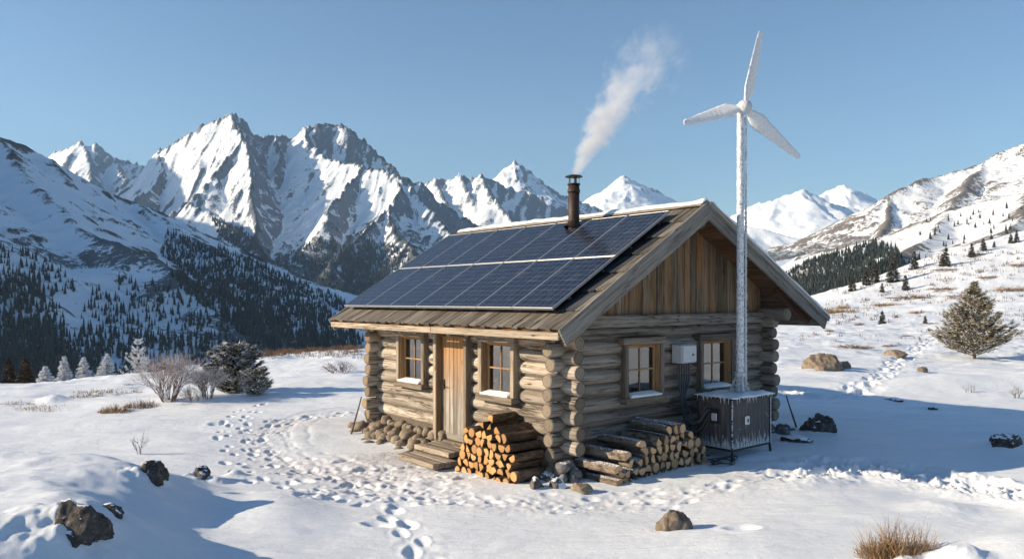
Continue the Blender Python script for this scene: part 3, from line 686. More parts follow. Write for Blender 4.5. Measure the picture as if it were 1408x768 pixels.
def spikes(base, tip, width, rng):
    """thin triangles from base to tip, numpy arrays (n,3)"""
    n = len(base); d = tip-base; r = rng.normal(size=(n, 3)); s = np.cross(d, r); s /= np.linalg.norm(s, axis=1)[:,None]+1e-9
    w = np.asarray(width).reshape(-1, 1)
    V = np.stack([base-s*w*.5, base+s*w*.5, tip], 1).reshape(-1, 3); T = np.arange(3*n).reshape(n, 3)
    return V, T
def conifer(name, H, Rr, rng, mat, whorls=26, per=7, dens=26, needle=.10, w=.02, lift=.15, droop=.35, shape=.85, gap=0.0, bottom=.08, trunk_r=.06, parent=None, top_round=0, lean=0):
    B = []; Tp = []; rn = []; W = []; segs = []
    for i in range(whorls):
        t = bottom+(1-bottom)*(i+rng.uniform(-.3, .3))/whorls; z = H*t
        L0 = Rr*max(.03, (1-t))**shape
        if top_round: L0 = Rr*math.sqrt(max(.02, 1-max(t, 0)**2.2))*min(1, .55+t*1.6)
        for k in range(per):
            if rng.random() < gap: continue
            az = rng.uniform(0, 2*math.pi); L = L0*rng.uniform(.62, 1.12)
            d = np.array([math.cos(az), math.sin(az), 0.])
            n = max(5, int(dens*L/Rr)+3); f = np.sqrt(rng.uniform(.03, 1, n))
            zc = z+lift*L*f-droop*L*f**2*1.0+ (0.18*L*np.maximum(0, f-.7) if droop > .2 else .25*L*f**3)
            c = np.stack([d[0]*L*f+lean*t*H, d[1]*L*f, zc], 1)
            side = np.array([-d[1], d[0], 0]); spread = .33*L*(1-f*.75)
            c = c+side[None]*(rng.uniform(-1, 1, n)*spread)[:,None]+rng.normal(size=(n, 3))*[.012, .012, .02]*H*.5
            m = 3; cc = np.repeat(c, m, 0)
            dd = d[None]*rng.uniform(.3, 1.1, (n*m, 1))+side[None]*rng.uniform(-.8, .8, (n*m, 1))+np.array([0, 0, 1.])*rng.uniform(-.25, .6, (n*m, 1))
            dd /= np.linalg.norm(dd, axis=1)[:,None]
            B.append(cc-dd*needle*.3); Tp.append(cc+dd*needle*rng.uniform(.7, 1.3, (n*m, 1))); rn.append(np.repeat(rng.random(n), m)); W.append(np.full(n*m, w))
            p0 = (lean*t*H, 0, z); p1 = (d[0]*L*.8+lean*t*H, d[1]*L*.8, z+lift*L*.8-droop*L*.64); segs.append((p0, p1, max(.006, trunk_r*.22*(1-t)+.004)))
    B = np.concatenate(B); Tp = np.concatenate(Tp); rn = np.concatenate(rn); W = np.concatenate(W)
    V, T = spikes(B, Tp, W, rng)
    e = empty(name)
    c = np_mesh('crown', V, T, mat, e, smooth=False, attrs={'rnd': np.repeat(rn, 3)})
    mb = MB(); mb.tube([(0,0,-.3), (lean*.3*H,0,H*.35), (lean*.97*H,0,H*.97)], [trunk_r*1.2, trunk_r*.8, trunk_r*.12], 7)
    for p0, p1, r in segs[::1]: mb.tube([p0, p1], [r, r*.3], 3, cap=False)
    mb.build('trunk', M_TRUNK, e)
    return e
def copy_tree(o, parent=None):
    c = o.copy(); COL.objects.link(c); c.parent = parent
    for ch in list(o.children): copy_tree(ch, c)
    return c
def sticks(segs, sides=3):
    """many thin tapered sticks: (p0, p1, r0, r1) arrays"""
    p0 = np.array([s[0] for s in segs]); p1 = np.array([s[1] for s in segs]); r0 = np.array([s[2] for s in segs]); r1 = np.array([s[3] for s in segs])
    d = p1-p0; d /= np.linalg.norm(d, axis=1)[:,None]+1e-9
    up = np.where(np.abs(d[:,2:]) < .9, [[0, 0, 1.]], [[1., 0, 0]]); a = np.cross(d, up); a /= np.linalg.norm(a, axis=1)[:,None]; b = np.cross(d, a)
    V = []
    for pp, rr in ((p0, r0), (p1, r1)):
        for k in range(sides):
            th = 2*math.pi*k/sides; V.append(pp+(a*math.cos(th)+b*math.sin(th))*rr[:,None])
    n = len(segs); V = np.stack(V, 1).reshape(-1, 3); o = np.arange(n)[:,None]*(2*sides); T = []
    for k in range(sides):
        k2 = (k+1) % sides; T.append(np.stack([o[:,0]+k, o[:,0]+k2, o[:,0]+sides+k2, o[:,0]+sides+k], 1))
    return V, np.concatenate(T)
def shrub_mesh(name, H, Wd, rng, mat, stems=14, depth=5, r=.02, curl=.35, fork=2.3, parent=None):
    segs = []
    def grow(p, d, L, rad, lv):
        q = p+d*L*.5+rng.normal(size=3)*.02*L; e = q+(d+rng.normal(size=3)*curl*.35)*L*.5
        segs.append((p, q, rad, rad*.85)); segs.append((q, e, rad*.85, rad*.65))
        if lv == 0: return
        for _ in range(int(rng.choice([2, 3, 3]) if lv > 1 else 3)):
            nd = d+rng.normal(size=3)*curl*1.15+np.array([0, 0, .12]); nd /= np.linalg.norm(nd)
            grow(p+(e-p)*rng.uniform(.55, 1.0), nd, L*rng.uniform(.6, .85), rad*.58, lv-1)
    for i in range(stems):
        az = rng.uniform(0, 2*math.pi); out = rng.uniform(.1, .95)
        d = np.array([math.cos(az)*out*Wd/H*.9, math.sin(az)*out*Wd/H*.6, 1.]); d /= np.linalg.norm(d)
        grow(np.array([math.cos(az)*Wd*.12, math.sin(az)*Wd*.08, -.05]), d, H*.36, r, depth)
    V, T = sticks(segs)
    # scale to the wanted size
    V[:,2] *= H/np.percentile(V[:,2], 99.5); V[:,0] *= Wd/np.percentile(np.abs(V[:,0]), 99)
    return np_mesh(name, V, T, mat, parent, smooth=False, attrs={'rnd': np.repeat(rng.random(len(segs)), 6)})
def grass_mesh(name, H, Wd, n, rng, mat, r=.0035, lean=.6, parent=None):
    segs = []; rn = []
    for i in range(n):
        a = rng.uniform(0, 6.28); q = Wd*.5*math.sqrt(rng.random()); p = np.array([math.cos(a)*q, math.sin(a)*q*.6, -.03])
        h = H*rng.uniform(.35, 1.0)*(1-.75*(2*q/Wd)**2)*(.55+.45*math.sin(p[0]/Wd*17+Wd)*math.sin(p[0]/Wd*41+2)); h = max(h, H*.08); d = np.array([math.cos(a)*.35*q/Wd*2+rng.normal()*.22*lean, rng.normal()*.22*lean, 1.]); d /= np.linalg.norm(d)
        c = rng.normal(size=3)*.22*lean; c[2] = -.1; rr = rng.random()
        prev = p
        for k in range(1, 5):
            t = k/4; nx = p+d*h*t+c*h*t*t; segs.append((prev, nx, r*(1.15-t*.9+.2), r*(1.1-t))); prev = nx; rn.append(rr)
    V, T = sticks(segs); return np_mesh(name, V, T, mat, parent, smooth=False, attrs={'rnd': np.repeat(rn, 6)})

# distant forests: far-off woods that read as masses
def forest(name, label, tn, polys, hmin, hmax, seed, wr=.17):
    rng = np.random.default_rng(seed); PX = []; PY = []
    for poly, cnt in polys:
        pa = np.array(poly, float); n = cnt*4
        x = rng.uniform(pa[:,0].min(), pa[:,0].max(), n); y = rng.uniform(pa[:,1].min(), pa[:,1].max(), n); ins = np.zeros(n, bool)
        for (x0, y0), (x1, y1) in zip(pa, np.roll(pa, -1, 0)):
            c = ((y0 > y) != (y1 > y)) & (x < (x1-x0)*(y-y0)/(y1-y0+1e-9)+x0); ins ^= c
        x = x[ins]; y = y[ins]; k = fbm(x/28., y/16., 3, seed)+rng.uniform(-.25, .45, len(x)) > -.12; x = x[k][:cnt]; y = y[k][:cnt]
        PX.append(x); PY.append(y)
    X, Y, Z, ok = hit(tn, np.concatenate(PX), np.concatenate(PY)); X, Y, Z = X[ok], Y[ok], Z[ok]; n = len(X)
    h = rng.uniform(hmin, hmax, n)*rng.uniform(.7, 1.15, n); r = h*rng.uniform(wr*.75, wr*1.25, n); S = 6
    V = []; Tt = []
    a = np.linspace(0, 2*math.pi, S, endpoint=False)[None]+rng.uniform(0, 1, (n, 1))
    lay = ((0.06, 1.0, .55), (.34, .72, 1.0))
    parts = []
    for li, (z0, rr, z1) in enumerate(lay):
        rj = r[:,None]*rr*rng.uniform(.75, 1.2, (n, S)); ring = np.stack([X[:,None]+np.cos(a)*rj, Y[:,None]+np.sin(a)*rj, Z[:,None]+h[:,None]*(z0+rng.uniform(-.03, .03, (n, S)))], -1)
        tip = np.stack([X, Y, Z+h*(z1 if li else .75)], -1)[:,None]; parts.append(np.concatenate([ring, tip], 1))
    Vv = np.concatenate(parts, 1); m = Vv.shape[1]; off = np.arange(n)[:,None]*m
    for li in range(2):
        for k in range(S): Tt.append(np.concatenate([off+li*(S+1)+k, off+li*(S+1)+(k+1) % S, off+li*(S+1)+S], 1))
    T = np.concatenate(Tt); o = np_mesh(name, Vv.reshape(-1, 3), T, M_FAR_TREE, smooth=False, attrs={'rnd': np.repeat(rng.random(n), m)})
    tag(o, label, 'forest', kind='stuff'); return o
forest('forest', 'dark spruce forest on the shaded slope across the valley at left', hill_a, [
    ([(-60,400),(20,385),(60,440),(75,500),(80,560),(-60,560)], 900),
    ([(60,440),(120,470),(140,505),(90,560),(60,530)], 70),
    ([(130,400),(180,385),(240,395),(310,430),(380,478),(420,500),(400,540),(250,560),(120,520),(110,440)], 700),
    ([(225,365),(300,405),(345,435),(425,490),(400,500),(330,460),(250,400)], 800),
    ([(230,318),(300,350),(380,390),(450,425),(500,470),(480,500),(430,490),(350,440),(290,400),(220,350)], 3000),
    ([(300,340),(380,372),(470,412),(500,430),(470,430),(380,392),(290,350)], 900),
    ([(-60,445),(120,455),(420,470),(450,500),(420,550),(-60,550)], 1100), ([(-60,370),(60,380),(90,440),(90,540),(-60,540)], 700),
    ([(0,340),(60,350),(110,400),(60,420),(0,380)], 110)], 9, 18, 1, .14)
forest('forest', 'dense spruce forest high under the massif at the valley head', massif, [
    ([(375,360),(440,330),(480,340),(520,390),(520,430),(480,420),(430,400)], 1100),
    ([(500,330),(560,345),(620,390),(600,430),(520,430),(470,400)], 1200),
    ([(290,300),(340,320),(380,370),(350,360),(300,325)], 500)], 16, 26, 2)
forest('forest', 'band of dark spruces on the lower hillside right of the roof', hill_f, [
    ([(1070,385),(1110,360),(1170,342),(1205,332),(1235,345),(1240,372),(1190,400),(1120,420),(1080,415)], 2600),
    ([(1200,345),(1260,355),(1290,368),(1240,395),(1180,405)], 160), ([(1240,300),(1408,280),(1408,330),(1260,350)], 50)], 4.5, 8.5, 3)

# ------------------------------------------------------------ the cabin
ANG = math.atan2(.639, .769); C0 = Vector((.811, 12.0, 0))
CAB = Matrix.Translation(C0) @ Matrix.Rotation(ANG, 4, 'Z')
def cab(x, y, z=0): return CAB @ Vector((x, y, z))     # x runs along the gable wall, y along the door wall
cabin = empty('log_cabin', C0, ANG)
tag(cabin, 'small weathered log cabin with solar roof, stovepipe and stone footing in the snow', 'cabin')
LX, LY, LR, LH = 5.47, 5.67, .1145, .233
openF = [(1.08, 1.87, 1.04, 1.93), (2.37, 3.24, .0, 2.0), (3.79, 4.61, 1.04, 1.93)]
openG = [(1.30, 2.13, 1.04, 1.90), (3.34, 4.22, 1.04, 1.90)]
def log_pts(a, b, fixed, z, along):
    n = max(2, int(abs(b-a)/.28)); out = []; ph = random.uniform(0, 6)
    for i in range(n+1):
        t = a+(b-a)*i/n; w = .008*math.sin(t*1.1+ph)
        out.append((fixed+w, t, z+w*.7) if along == 'y' else (t, fixed+w, z+w*.7))
    return out
def wall_log(z, a, b, fixed, along, opens, mats, name='wall_log'):
    mb = MB(); cuts = sorted([(o[0]-.02, o[1]+.02) for o in opens if o[2]-.05 < z < o[3]+.06]); seg = []; cur = a
    for c in cuts: seg.append((cur, c[0])); cur = c[1]
    seg.append((cur, b)); rr = LR*random.uniform(.97, 1.05); rd = random.random()
    for s0, s1 in seg:
        mb = MB(); pts = log_pts(s0, s1, fixed, z, along); r = [rr*random.uniform(.975, 1.025) for _ in pts]
        end0, end1 = (s0 == a), (s1 == b)
        # rounded shoulders
        P0 = [Vector(p) for p in pts]; d0 = (P0[1]-P0[0]).normalized(); d1 = (P0[-1]-P0[-2]).normalized()
        bev = .02 if True else 0
        k0 = .80 if not end0 else .90; k1 = .80 if not end1 else .90; b0 = .05 if not end0 else .02; b1 = .05 if not end1 else .02
        P2 = [P0[0], P0[0]+d0*b0]+P0[1:-1]+[P0[-1]-d1*b1, P0[-1]]; r2 = [rr*k0, r[0]]+r[1:-1]+[r[-1], rr*k1]
        mb.tube(P2, r2, 18, True, 0, 1, .012, rd, dome=.004); mb.build(name, list(mats), cabin)
for i in range(9):
    z = .355+LH*i; e = lambda: random.uniform(-.05, .05)
    wall_log(z, -.36+e(), LY+.36, 0, 'y', openF, [M_LOGF, M_ENDG])
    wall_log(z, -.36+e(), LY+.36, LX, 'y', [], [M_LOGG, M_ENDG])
    zg = .24+LH*i
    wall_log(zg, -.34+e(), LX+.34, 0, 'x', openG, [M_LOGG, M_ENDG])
    wall_log(zg, -.36+e(), LX+.34, LY, 'x', [], [M_LOGF, M_ENDF])
# chinking core keeps the inside dark and closed
def core(opens, L, fixed, along):
    mb = MB(); t = .04; z0, z1 = .05, 2.32; cuts = sorted(opens); cur = 0
    def bx(a, b, c, d):
        if b-a < 1e-3 or d-c < 1e-3: return
        if along == 'y': mb.box(fixed-t, fixed+t, a, b, c, d, 'y')
        else: mb.box(a, b, fixed-t, fixed+t, c, d, 'x')
    for o in cuts:
        bx(cur, o[0], z0, z1); bx(o[0], o[1], z0, max(z0, o[2])); bx(o[0], o[1], o[3], z1); cur = o[1]
    bx(cur, L, z0, z1); mb.build('chinking', simple('chinking', (.12, .10, .08), .95), cabin)
core(openF, LY, 0, 'y'); core(openG, LX, 0, 'x'); core([], LY, LX, 'y'); core([], LX, LY, 'x')
MB().box(.05, LX-.05, .05, LY-.05, .0, .06, 'x').build('floor', M_SOFFIT, cabin)

RXq, RZ = 2.74, 4.33; EL = (-.743, 2.23); ER = (6.78, 2.30); RY0, RY1 = -.704, 6.50
slL = (RZ-EL[1])/(RXq-EL[0]); slR = (RZ-ER[1])/(ER[0]-RXq); aL = math.atan(slL); aR = math.atan(slR)
lenL = math.hypot(RXq-EL[0], RZ-EL[1]); lenR = math.hypot(ER[0]-RXq, RZ-ER[1])
# roof frames: local X up or down the slope from the ridge, Y along the ridge, Z out of the roof
FL = Matrix.Translation((RXq, 0, RZ)) @ Matrix.Rotation(math.pi, 4, 'Z') @ Matrix.Rotation(aL, 4, 'Y')     # +X runs down the left slope, Y is mirrored
FR = Matrix.Translation((RXq, 0, RZ)) @ Matrix.Rotation(aR, 4, 'Y')
# gable tie beam, plate logs, ridge log
MB().box(.05, LX-.05, -.17, .10, 2.20, 2.40, 'x', jit=.006).build('tie_beam', M_LOGG, cabin, bevel=.02)
def lg(name, p0, p1, r, mats=(M_LOGG, M_ENDG), rough=.012):
    n = 8; pts = [Vector(p0).lerp(Vector(p1), i/n) for i in range(n+1)]; d = (pts[1]-pts[0]).normalized()*.02
    pts = [pts[0], pts[0]+d]+pts[1:-1]+[pts[-1]-d, pts[-1]]
    return MB().tube(pts, [r*.88]+[r]*(n+1)+[r*.88], 18, True, 0, 1, rough, dome=.004).build(name, list(mats), cabin)
lg('plate_log', (-.02, -.60, 2.40), (-.02, RY1-.2, 2.40), .135)
lg('plate_log', (LX+.02, -.62, 2.36), (LX+.02, RY1-.2, 2.36), .135)
lg('ridge_log', (RXq, -.62, RZ-.33), (RXq, RY1-.1, RZ-.33), .11)
# vertical boards of the gables
for yy, nm in ((0, 'gable_boards'), (LY, 'gable_boards')):
    mb = MB(); x = .0
    while x < LX:
        w = random.uniform(.15, .22); x2 = min(x+w, LX)
        def zt(q): return (RZ-(RXq-q)*slL if q < RXq else RZ-(q-RXq)*slR)-.10
        h0, h1 = zt(x), zt(x2-.008); 
        if min(h0, h1) > 2.42:
            yo = random.uniform(-.012, .012)
            vs = []
            for yv in (yy-.03+yo, yy+.03):
                for q, zz in ((x, 2.38), (x2-.008, 2.38), (x2-.008, h1), (x, h0)): vs.append((q, yv, zz))
            fs = [(0,1,2,3),(4,7,6,5),(0,3,7,4),(1,5,6,2),(3,2,6,7),(0,4,5,1)]
            o_ = random.uniform(0, 30); mb.add(vs, fs, [[(vs[j][2]+o_, vs[j][0]+vs[j][1]+o_) for j in f] for f in fs], rnd=random.random())
        x = x2
    mb.build(nm, M_GABLE, cabin)
# roof decks
def deck(Fm, L, name, sgn):
    mb = MB(); y = -RY0 if sgn < 0 else RY0
    n = 26; w = (RY1-RY0)/n
    for i in range(n):
        a = RY0+.02+i*w*.995; b = a+w*.985
        y0, y1 = (-b, -a) if sgn < 0 else (a, b)
        pass
    m = 16; 
    for j in range(m):      # boards run along the ridge, seen from below under the overhang
        a = L*j/m; b = L*(j+1)/m-.006
        y0, y1 = (-RY1+.03, -RY0-.03) if sgn < 0 else (RY0+.03, RY1-.03)
        mb.box(a, b, y0, y1, -.075, -.04, 'y', M=Fm)
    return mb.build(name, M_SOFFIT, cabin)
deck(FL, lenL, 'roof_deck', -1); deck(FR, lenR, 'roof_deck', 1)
def shakes(Fm, L, sgn, courses, name, mat):
    mb = MB()
    for c in range(courses):
        a = L*c/courses-.02; b = L*(c+1)/courses+.10 if c < courses-1 else L+.03
        y = RY0+.01
        while y < RY1-.02:
            w = random.uniform(.11, .21); y2 = min(y+w, RY1-.01); y0_, y1_ = (-y2+.006, -y-.006) if sgn < 0 else (y+.006, y2-.006)
            e = random.uniform(-.025, .02); th = random.uniform(.018, .03); lift = random.uniform(0, .008)
            # thin at the top, thick at the butt
            z0 = -.035+lift
            c8 = [Vector((a, y0_, z0)), Vector((a, y0_, z0+.008)), Vector((a, y1_, z0)), Vector((a, y1_, z0+.008)),
                  Vector((b+e, y0_, z0+.028)), Vector((b+e, y0_, z0+.028+th)), Vector((b+e+random.uniform(-.01,.01), y1_, z0+.028+random.uniform(-.004,.004))), Vector((b+e, y1_, z0+.028+th))]
            fs = [(0,1,3,2),(4,6,7,5),(0,4,5,1),(2,3,7,6),(0,2,6,4),(1,5,7,3)]; o_ = random.uniform(0, 40)
            uvs = [[(c8[k].x+o_, c8[k].y+c8[k].z*2+o_) for k in f] for f in fs]
            mb.add([Fm@q for q in c8], fs, uvs, (1 if sgn < 0 and RY0+.13 < y < .1 and 0 < c < courses-1 else 0), rnd=random.random()); y = y2  # shakes between panels and barge board get the copy with shade painted in
    return mb.build(name, [mat, M_SHAKE_SHADE], cabin)
shakes(FL, lenL, -1, 7, 'roof_shakes', M_SHAKE); shakes(FR, lenR, 1, 8, 'roof_shakes', M_SHAKE)
# fascia, barge boards, rafters
mb = MB(); mb.box(EL[0]-.02, EL[0]+.02, RY0+.02, 2.6, EL[1]-.165, EL[1]-.055, 'y', jit=.004); mb.box(EL[0]-.018, EL[0]+.02, 2.61, RY1-.03, EL[1]-.168, EL[1]-.055, 'y', jit=.006)
mb.build('fascia_board', M_FASCIA, cabin, bevel=.006)
MB().box(ER[0]-.02, ER[0]+.02, RY0+.03, RY1-.03, ER[1]-.19, ER[1]-.06, 'y').build('fascia_board', M_BOARD, cabin, bevel=.006)
def barge(Fm, L, y0, y1, z0, z1, name, mat, ext=.0, x0=-.0):
    return MB().box(x0, L+ext, y0, y1, z0, z1, 'x', M=Fm, jit=.002).build(name, mat, cabin, bevel=.006)
M_BARGE = wood('barge_wood', (.15, .14, .125), (.30, .28, .25), (.46, .43, .39), .8, 1.2, 30)
M_BARGER = wood('barge_wood_frosted', (.12, .11, .10), (.25, .23, .205), (.38, .36, .33), .8, 1.2, 30, snow=.3)
barge(FL, lenL, -RY0+.001, -RY0+.045, -.265, .02, 'barge_board', M_BARGE, .05)
barge(FR, lenR, RY0-.045, RY0-.001, -.265, -.075, 'barge_board', M_BARGER, .03)
barge(FR, lenR, RY0-.075, RY0-.002, -.07, .03, 'barge_trim', M_BARGER, .06)
barge(FL, lenL, -RY1-.045, -RY1-.001, -.265, .02, 'barge_board', M_BARGE, .04)
barge(FR, lenR, RY1+.001, RY1+.045, -.265, .02, 'barge_board', M_BARGE, .04)
n = 13
for i in range(n):
    y = RY0+.35+i*(RY1-RY0-.7)/(n-1)
    MB().box(lenL-1.0, lenL-.045, -y-.04, -y+.04, -.285, -.08, 'x', M=FL, jit=.003).build('rafter', M_FASCIA, cabin, bevel=.006)
for i in range(9):
    y = RY0+.35+i*(RY1-RY0-.7)/8
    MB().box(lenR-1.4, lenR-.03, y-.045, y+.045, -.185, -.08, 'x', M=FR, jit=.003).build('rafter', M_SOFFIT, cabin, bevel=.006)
# ridge cap with a crust of snow
MB().box(-.02, .16, -RY1+.01, -RY0-.01, .015, .04, 'y', M=FL, jit=.003).box(-.02, .16, RY0+.01, RY1-.01, .018, .043, 'y', M=FR, jit=.003).build('ridge_cap', M_BOARD, cabin, bevel=.004)
def crust(profile_fn, n, m, name, mat, parent, th=.04):
    """snow crust: profile_fn(u,v)->(point, thickness)"""
    V = []; T = []
    for i in range(n+1):
        for j in range(m+1): V.append(profile_fn(i/n, j/m, 1))
    for i in range(n+1):
        for j in range(m+1): V.append(profile_fn(i/n, j/m, 0))
    o = (n+1)*(m+1); ix = lambda i, j: i*(m+1)+j
    for i in range(n):
        for j in range(m):
            T.append((ix(i,j), ix(i+1,j), ix(i+1,j+1), ix(i,j+1))); T.append((o+ix(i,j), o+ix(i,j+1), o+ix(i+1,j+1), o+ix(i+1,j)))
    for i in range(n): T += [(ix(i,0), o+ix(i,0), o+ix(i+1,0), ix(i+1,0)), (ix(i,m), ix(i+1,m), o+ix(i+1,m), o+ix(i,m))]
    for j in range(m): T += [(ix(0,j), ix(0,j+1), o+ix(0,j+1), o+ix(0,j)), (ix(n,j), o+ix(n,j), o+ix(n,j+1), ix(n,j+1))]
    return np_mesh(name, V, T, mat, parent)
def ridge_snow(u, v, top):
    y = lerp(RY0+.0, RY1-.0, u); w = .13+.05*float(fbm(np.array([u*9]), np.array([1.]), 3, 5)[0]); a = (v-.5)*2*w
    hgt = max(.0, .012+.045*float(fbm(np.array([u*14.]), np.array([v*1.5]), 3, 6)[0]))*max(0, 1-abs(2*v-1)**3)
    zz = RZ+.045-abs(a)*.5
    return (RXq+a, y, zz+(hgt+.004 if top else -.005))
crust(ridge_snow, 160, 8, 'ridge_snow', SNOWCAP, cabin)
def right_snow(u, v, top):
    y = lerp(RY0-.06, RY1, u); d = lerp(.1, lenR+.05, v)
    n_ = float(fbm(np.array([u*9.]), np.array([v*7.]), 3, 9)[0]); hgt = max(.004, .035+.05*n_)
    return tuple(FR @ Vector((d, y, .035+(hgt if top else -.02))))
crust(right_snow, 50, 40, 'roof_snow', SNOWCAP, cabin)
# little snow pads caught on the shakes beside the panels
# foundation
mbs = MB(); sd = 0
MB().box(.0, LX, .0, LY, -.6, .12, 'x').build('foundation_core', simple('mortar', (.10, .085, .07), .95), cabin)
for row in range(3):
    y = -.15+random.uniform(0, .1)
    while y < LY+.3:
        s = random.uniform(.09, .155)
        if not (2.35 < y < 3.1 and row == 2): mbs.stone((-.10-.06*(2-row)+random.uniform(-.03, .03), y, -.20+row*.15+random.uniform(-.02,.02)), (s*.9, s*1.05, s*.82), 1000+sd, 2, 12)
        y += s*1.75; sd += 1
for k in range(46):       # stones spilled along the foot left of the door
    y = random.uniform(3.3, LY+.55); x = -.25-random.random()**1.6*.55; s = random.uniform(.08, .17)
    mbs.stone((x, y, -.22+max(0, .30*(1-(-x-.2)/.5))*random.uniform(.4, 1)), (s, s*1.1, s*.8), 1200+k, 2, 12)
mbs.build('foundation_stones', M_STONE, cabin)
mbs = MB()
for row in range(3):
    x = -.2
    while x < LX+.35:
        s = random.uniform(.09, .15); mbs.stone((x, -.10-.05*(2-row), -.20+row*.14), (s*1.05, s*.9, s*.82), 1400+sd, 2, 12); x += s*1.7; sd += 1
for k in range(16):
    s = random.uniform(.07, .13); mbs.stone((LX+.0+random.uniform(-.1, .5), -.2-random.random()*.4, -.06+random.uniform(-.05, .12)), (s*1.1, s, s*.8), 1500+k, 2, 12)
for k in range(26):       # the corner pier
    s = random.uniform(.07, .12); mbs.stone((-.22+random.uniform(-.16, .16), -.22+random.uniform(-.16, .16), random.uniform(-.25, .12)), (s, s, s*.8), 1600+k, 2, 12)
mbs.build('foundation_stones', M_STONEG, cabin)

# windows and door.  window frame of reference: x right, y inwards, z up
tg = NT('window_glass'); tr = tg.n('ShaderNodeBsdfTransparent', i_0=(.82, .88, .93, 1)); gl = tg.n('ShaderNodeBsdfGlossy'); gl.inputs['Roughness'].default_value = .03
fr = tg.n('ShaderNodeFresnel', i_0=1.5); mx = tg.n('ShaderNodeMixShader'); fm = tg.math('ADD', tg.math('MULTIPLY', fr.outputs[0], 2.2), .12, clamp=True)
bn = tg.bump(tg.noise(tg.tex('Object'), 4, 2), .05, .01); tg.l(bn, gl.inputs['Normal'])
tg.l(fm, mx.inputs[0]); tg.l(tr.outputs[0], mx.inputs[1]); tg.l(gl.outputs[0], mx.inputs[2]); tg.l(mx.outputs[0], tg.out.inputs[0]); M_GLASS = tg.m
M_CURT = simple('curtain_cloth', (.62, .66, .72), .95, var=.25, scale=30)
def window(M, w, z0, z1, case, dep=.17, label=None):
    cw_ = .095; T4 = M
    mb = MB()
    mb.box(-w/2-cw_, -w/2, -dep-.035, -.0, z0-.02, z1+.0, 'z', M=T4, jit=.003); mb.box(w/2, w/2+cw_, -dep-.035, .0, z0-.02, z1, 'z', M=T4, jit=.003)
    mb.box(-w/2-cw_-.04, w/2+cw_+.03, -dep-.05, -.0, z1+.002, z1+.115, 'x', M=T4, jit=.003)
    f = mb.build('window', case, cabin, bevel=.006)
    MB().box(-w/2-cw_-.01, w/2+cw_+.01, -dep-.085, .0, z0-.125, z0-.022, 'x', M=T4, jit=.003).build('sill', case, f, bevel=.008)
    mb = MB(); t = .022
    mb.box(-w/2+.001, -w/2+t, -dep+.0, .12, z0, z1, 'z', M=T4); mb.box(w/2-t, w/2-.001, -dep, .12, z0, z1, 'z', M=T4)
    mb.box(-w/2+t, w/2-t, -dep, .12, z1-t, z1-.001, 'x', M=T4); mb.box(-w/2+t, w/2-t, -dep, .12, z0-.02, z0+.012, 'x', M=T4)
    mb.build('jamb', M_JAMB, f, bevel=.002)
    mb = MB(); ys = (-.085, -.04); s = .042; a, b, c, d = -w/2+t+.002, w/2-t-.002, z0+.014, z1-t-.002
    mb.box(a, a+s, *ys, c, d, 'z', M=T4); mb.box(b-s, b, *ys, c, d, 'z', M=T4); mb.box(a+s, b-s, *ys, c, c+s, 'x', M=T4); mb.box(a+s, b-s, *ys, d-s, d, 'x', M=T4)
    mb.box(-.013, .013, -.08, -.047, c+s, d-s, 'z', M=T4); mb.box(a+s, -.013, -.08, -.047, (c+d)/2-.013, (c+d)/2+.013, 'x', M=T4); mb.box(.013, b-s, -.08, -.047, (c+d)/2-.013, (c+d)/2+.013, 'x', M=T4)
    mb.build('sash', M_SASH, f, bevel=.003)
    MB().box(a+s-.005, b-s+.005, -.064, -.060, c+s-.005, d-s+.005, 'x', M=T4).build('pane', M_GLASS, f)
    # curtain in soft folds, drawn to either side
    V = []; T = []; N = 60
    for i in range(N+1):
        x = lerp(a, b, i/N); g = 0
        y = .02+.018*math.sin(i*1.15)+.006*math.sin(i*2.7)
        for zz in (c, d): V.append(tuple(T4@Vector((x, y, zz))))
    for i in range(N):
        if .66 < i/N < .93: continue
        T.append((2*i, 2*i+2, 2*i+3, 2*i+1))
    np_mesh('curtain', V, T, M_CURT, f)
    def sn(u, v, top):
        x = lerp(-w/2+t, w/2-t, u); y = lerp(-dep-.075, -.088, v); n_ = float(fbm(np.array([u*3.+w]), np.array([v*2.+z0]), 3, 12)[0])
        hgt = (.014+.02*n_+.03*v)*min(1, u*9+.1, (1-u)*9+.1)*min(1, v*5+.15)
        return tuple(T4@Vector((x, y, z0-.02+(max(.003, hgt)+.03 if top else .0))))
    crust(sn, 20, 8, 'sill_snow', SNOWCAP, f)
    return f
MF = lambda yc: Matrix.Translation((0, yc, 0)) @ Matrix.Rotation(-math.pi/2, 4, 'Z')
MG = lambda xc: Matrix.Translation((xc, 0, 0))
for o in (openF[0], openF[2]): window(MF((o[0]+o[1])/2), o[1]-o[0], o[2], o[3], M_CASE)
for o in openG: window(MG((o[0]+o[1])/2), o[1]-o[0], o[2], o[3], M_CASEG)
o = openF[1]; T4 = MF((o[0]+o[1])/2); w = o[1]-o[0]; z0, z1 = .06, 2.0
mb = MB(); mb.box(-w/2-.10, -w/2+.0, -.225, .0, z0-.03, z1+.02, 'z', M=T4, jit=.003); mb.box(w/2, w/2+.085, -.225, 0, z0-.03, z1+.02, 'z', M=T4, jit=.003)
mb.box(-w/2-.02, w/2+.02, -.19, 0, z1+.022, z1+.11, 'x', M=T4); fdoor = mb.build('door_frame', M_CASE, cabin, bevel=.008)
mb = MB(); mb.box(-w/2+.001, -w/2+.025, -.18, .1, z0, z1, 'z', M=T4); mb.box(w/2-.025, w/2-.001, -.18, .1, z0, z1, 'z', M=T4); mb.box(-w/2+.025, w/2-.025, -.18, .1, z1-.03, z1, 'x', M=T4)
mb.build('jamb', M_JAMB, fdoor, bevel=.002)
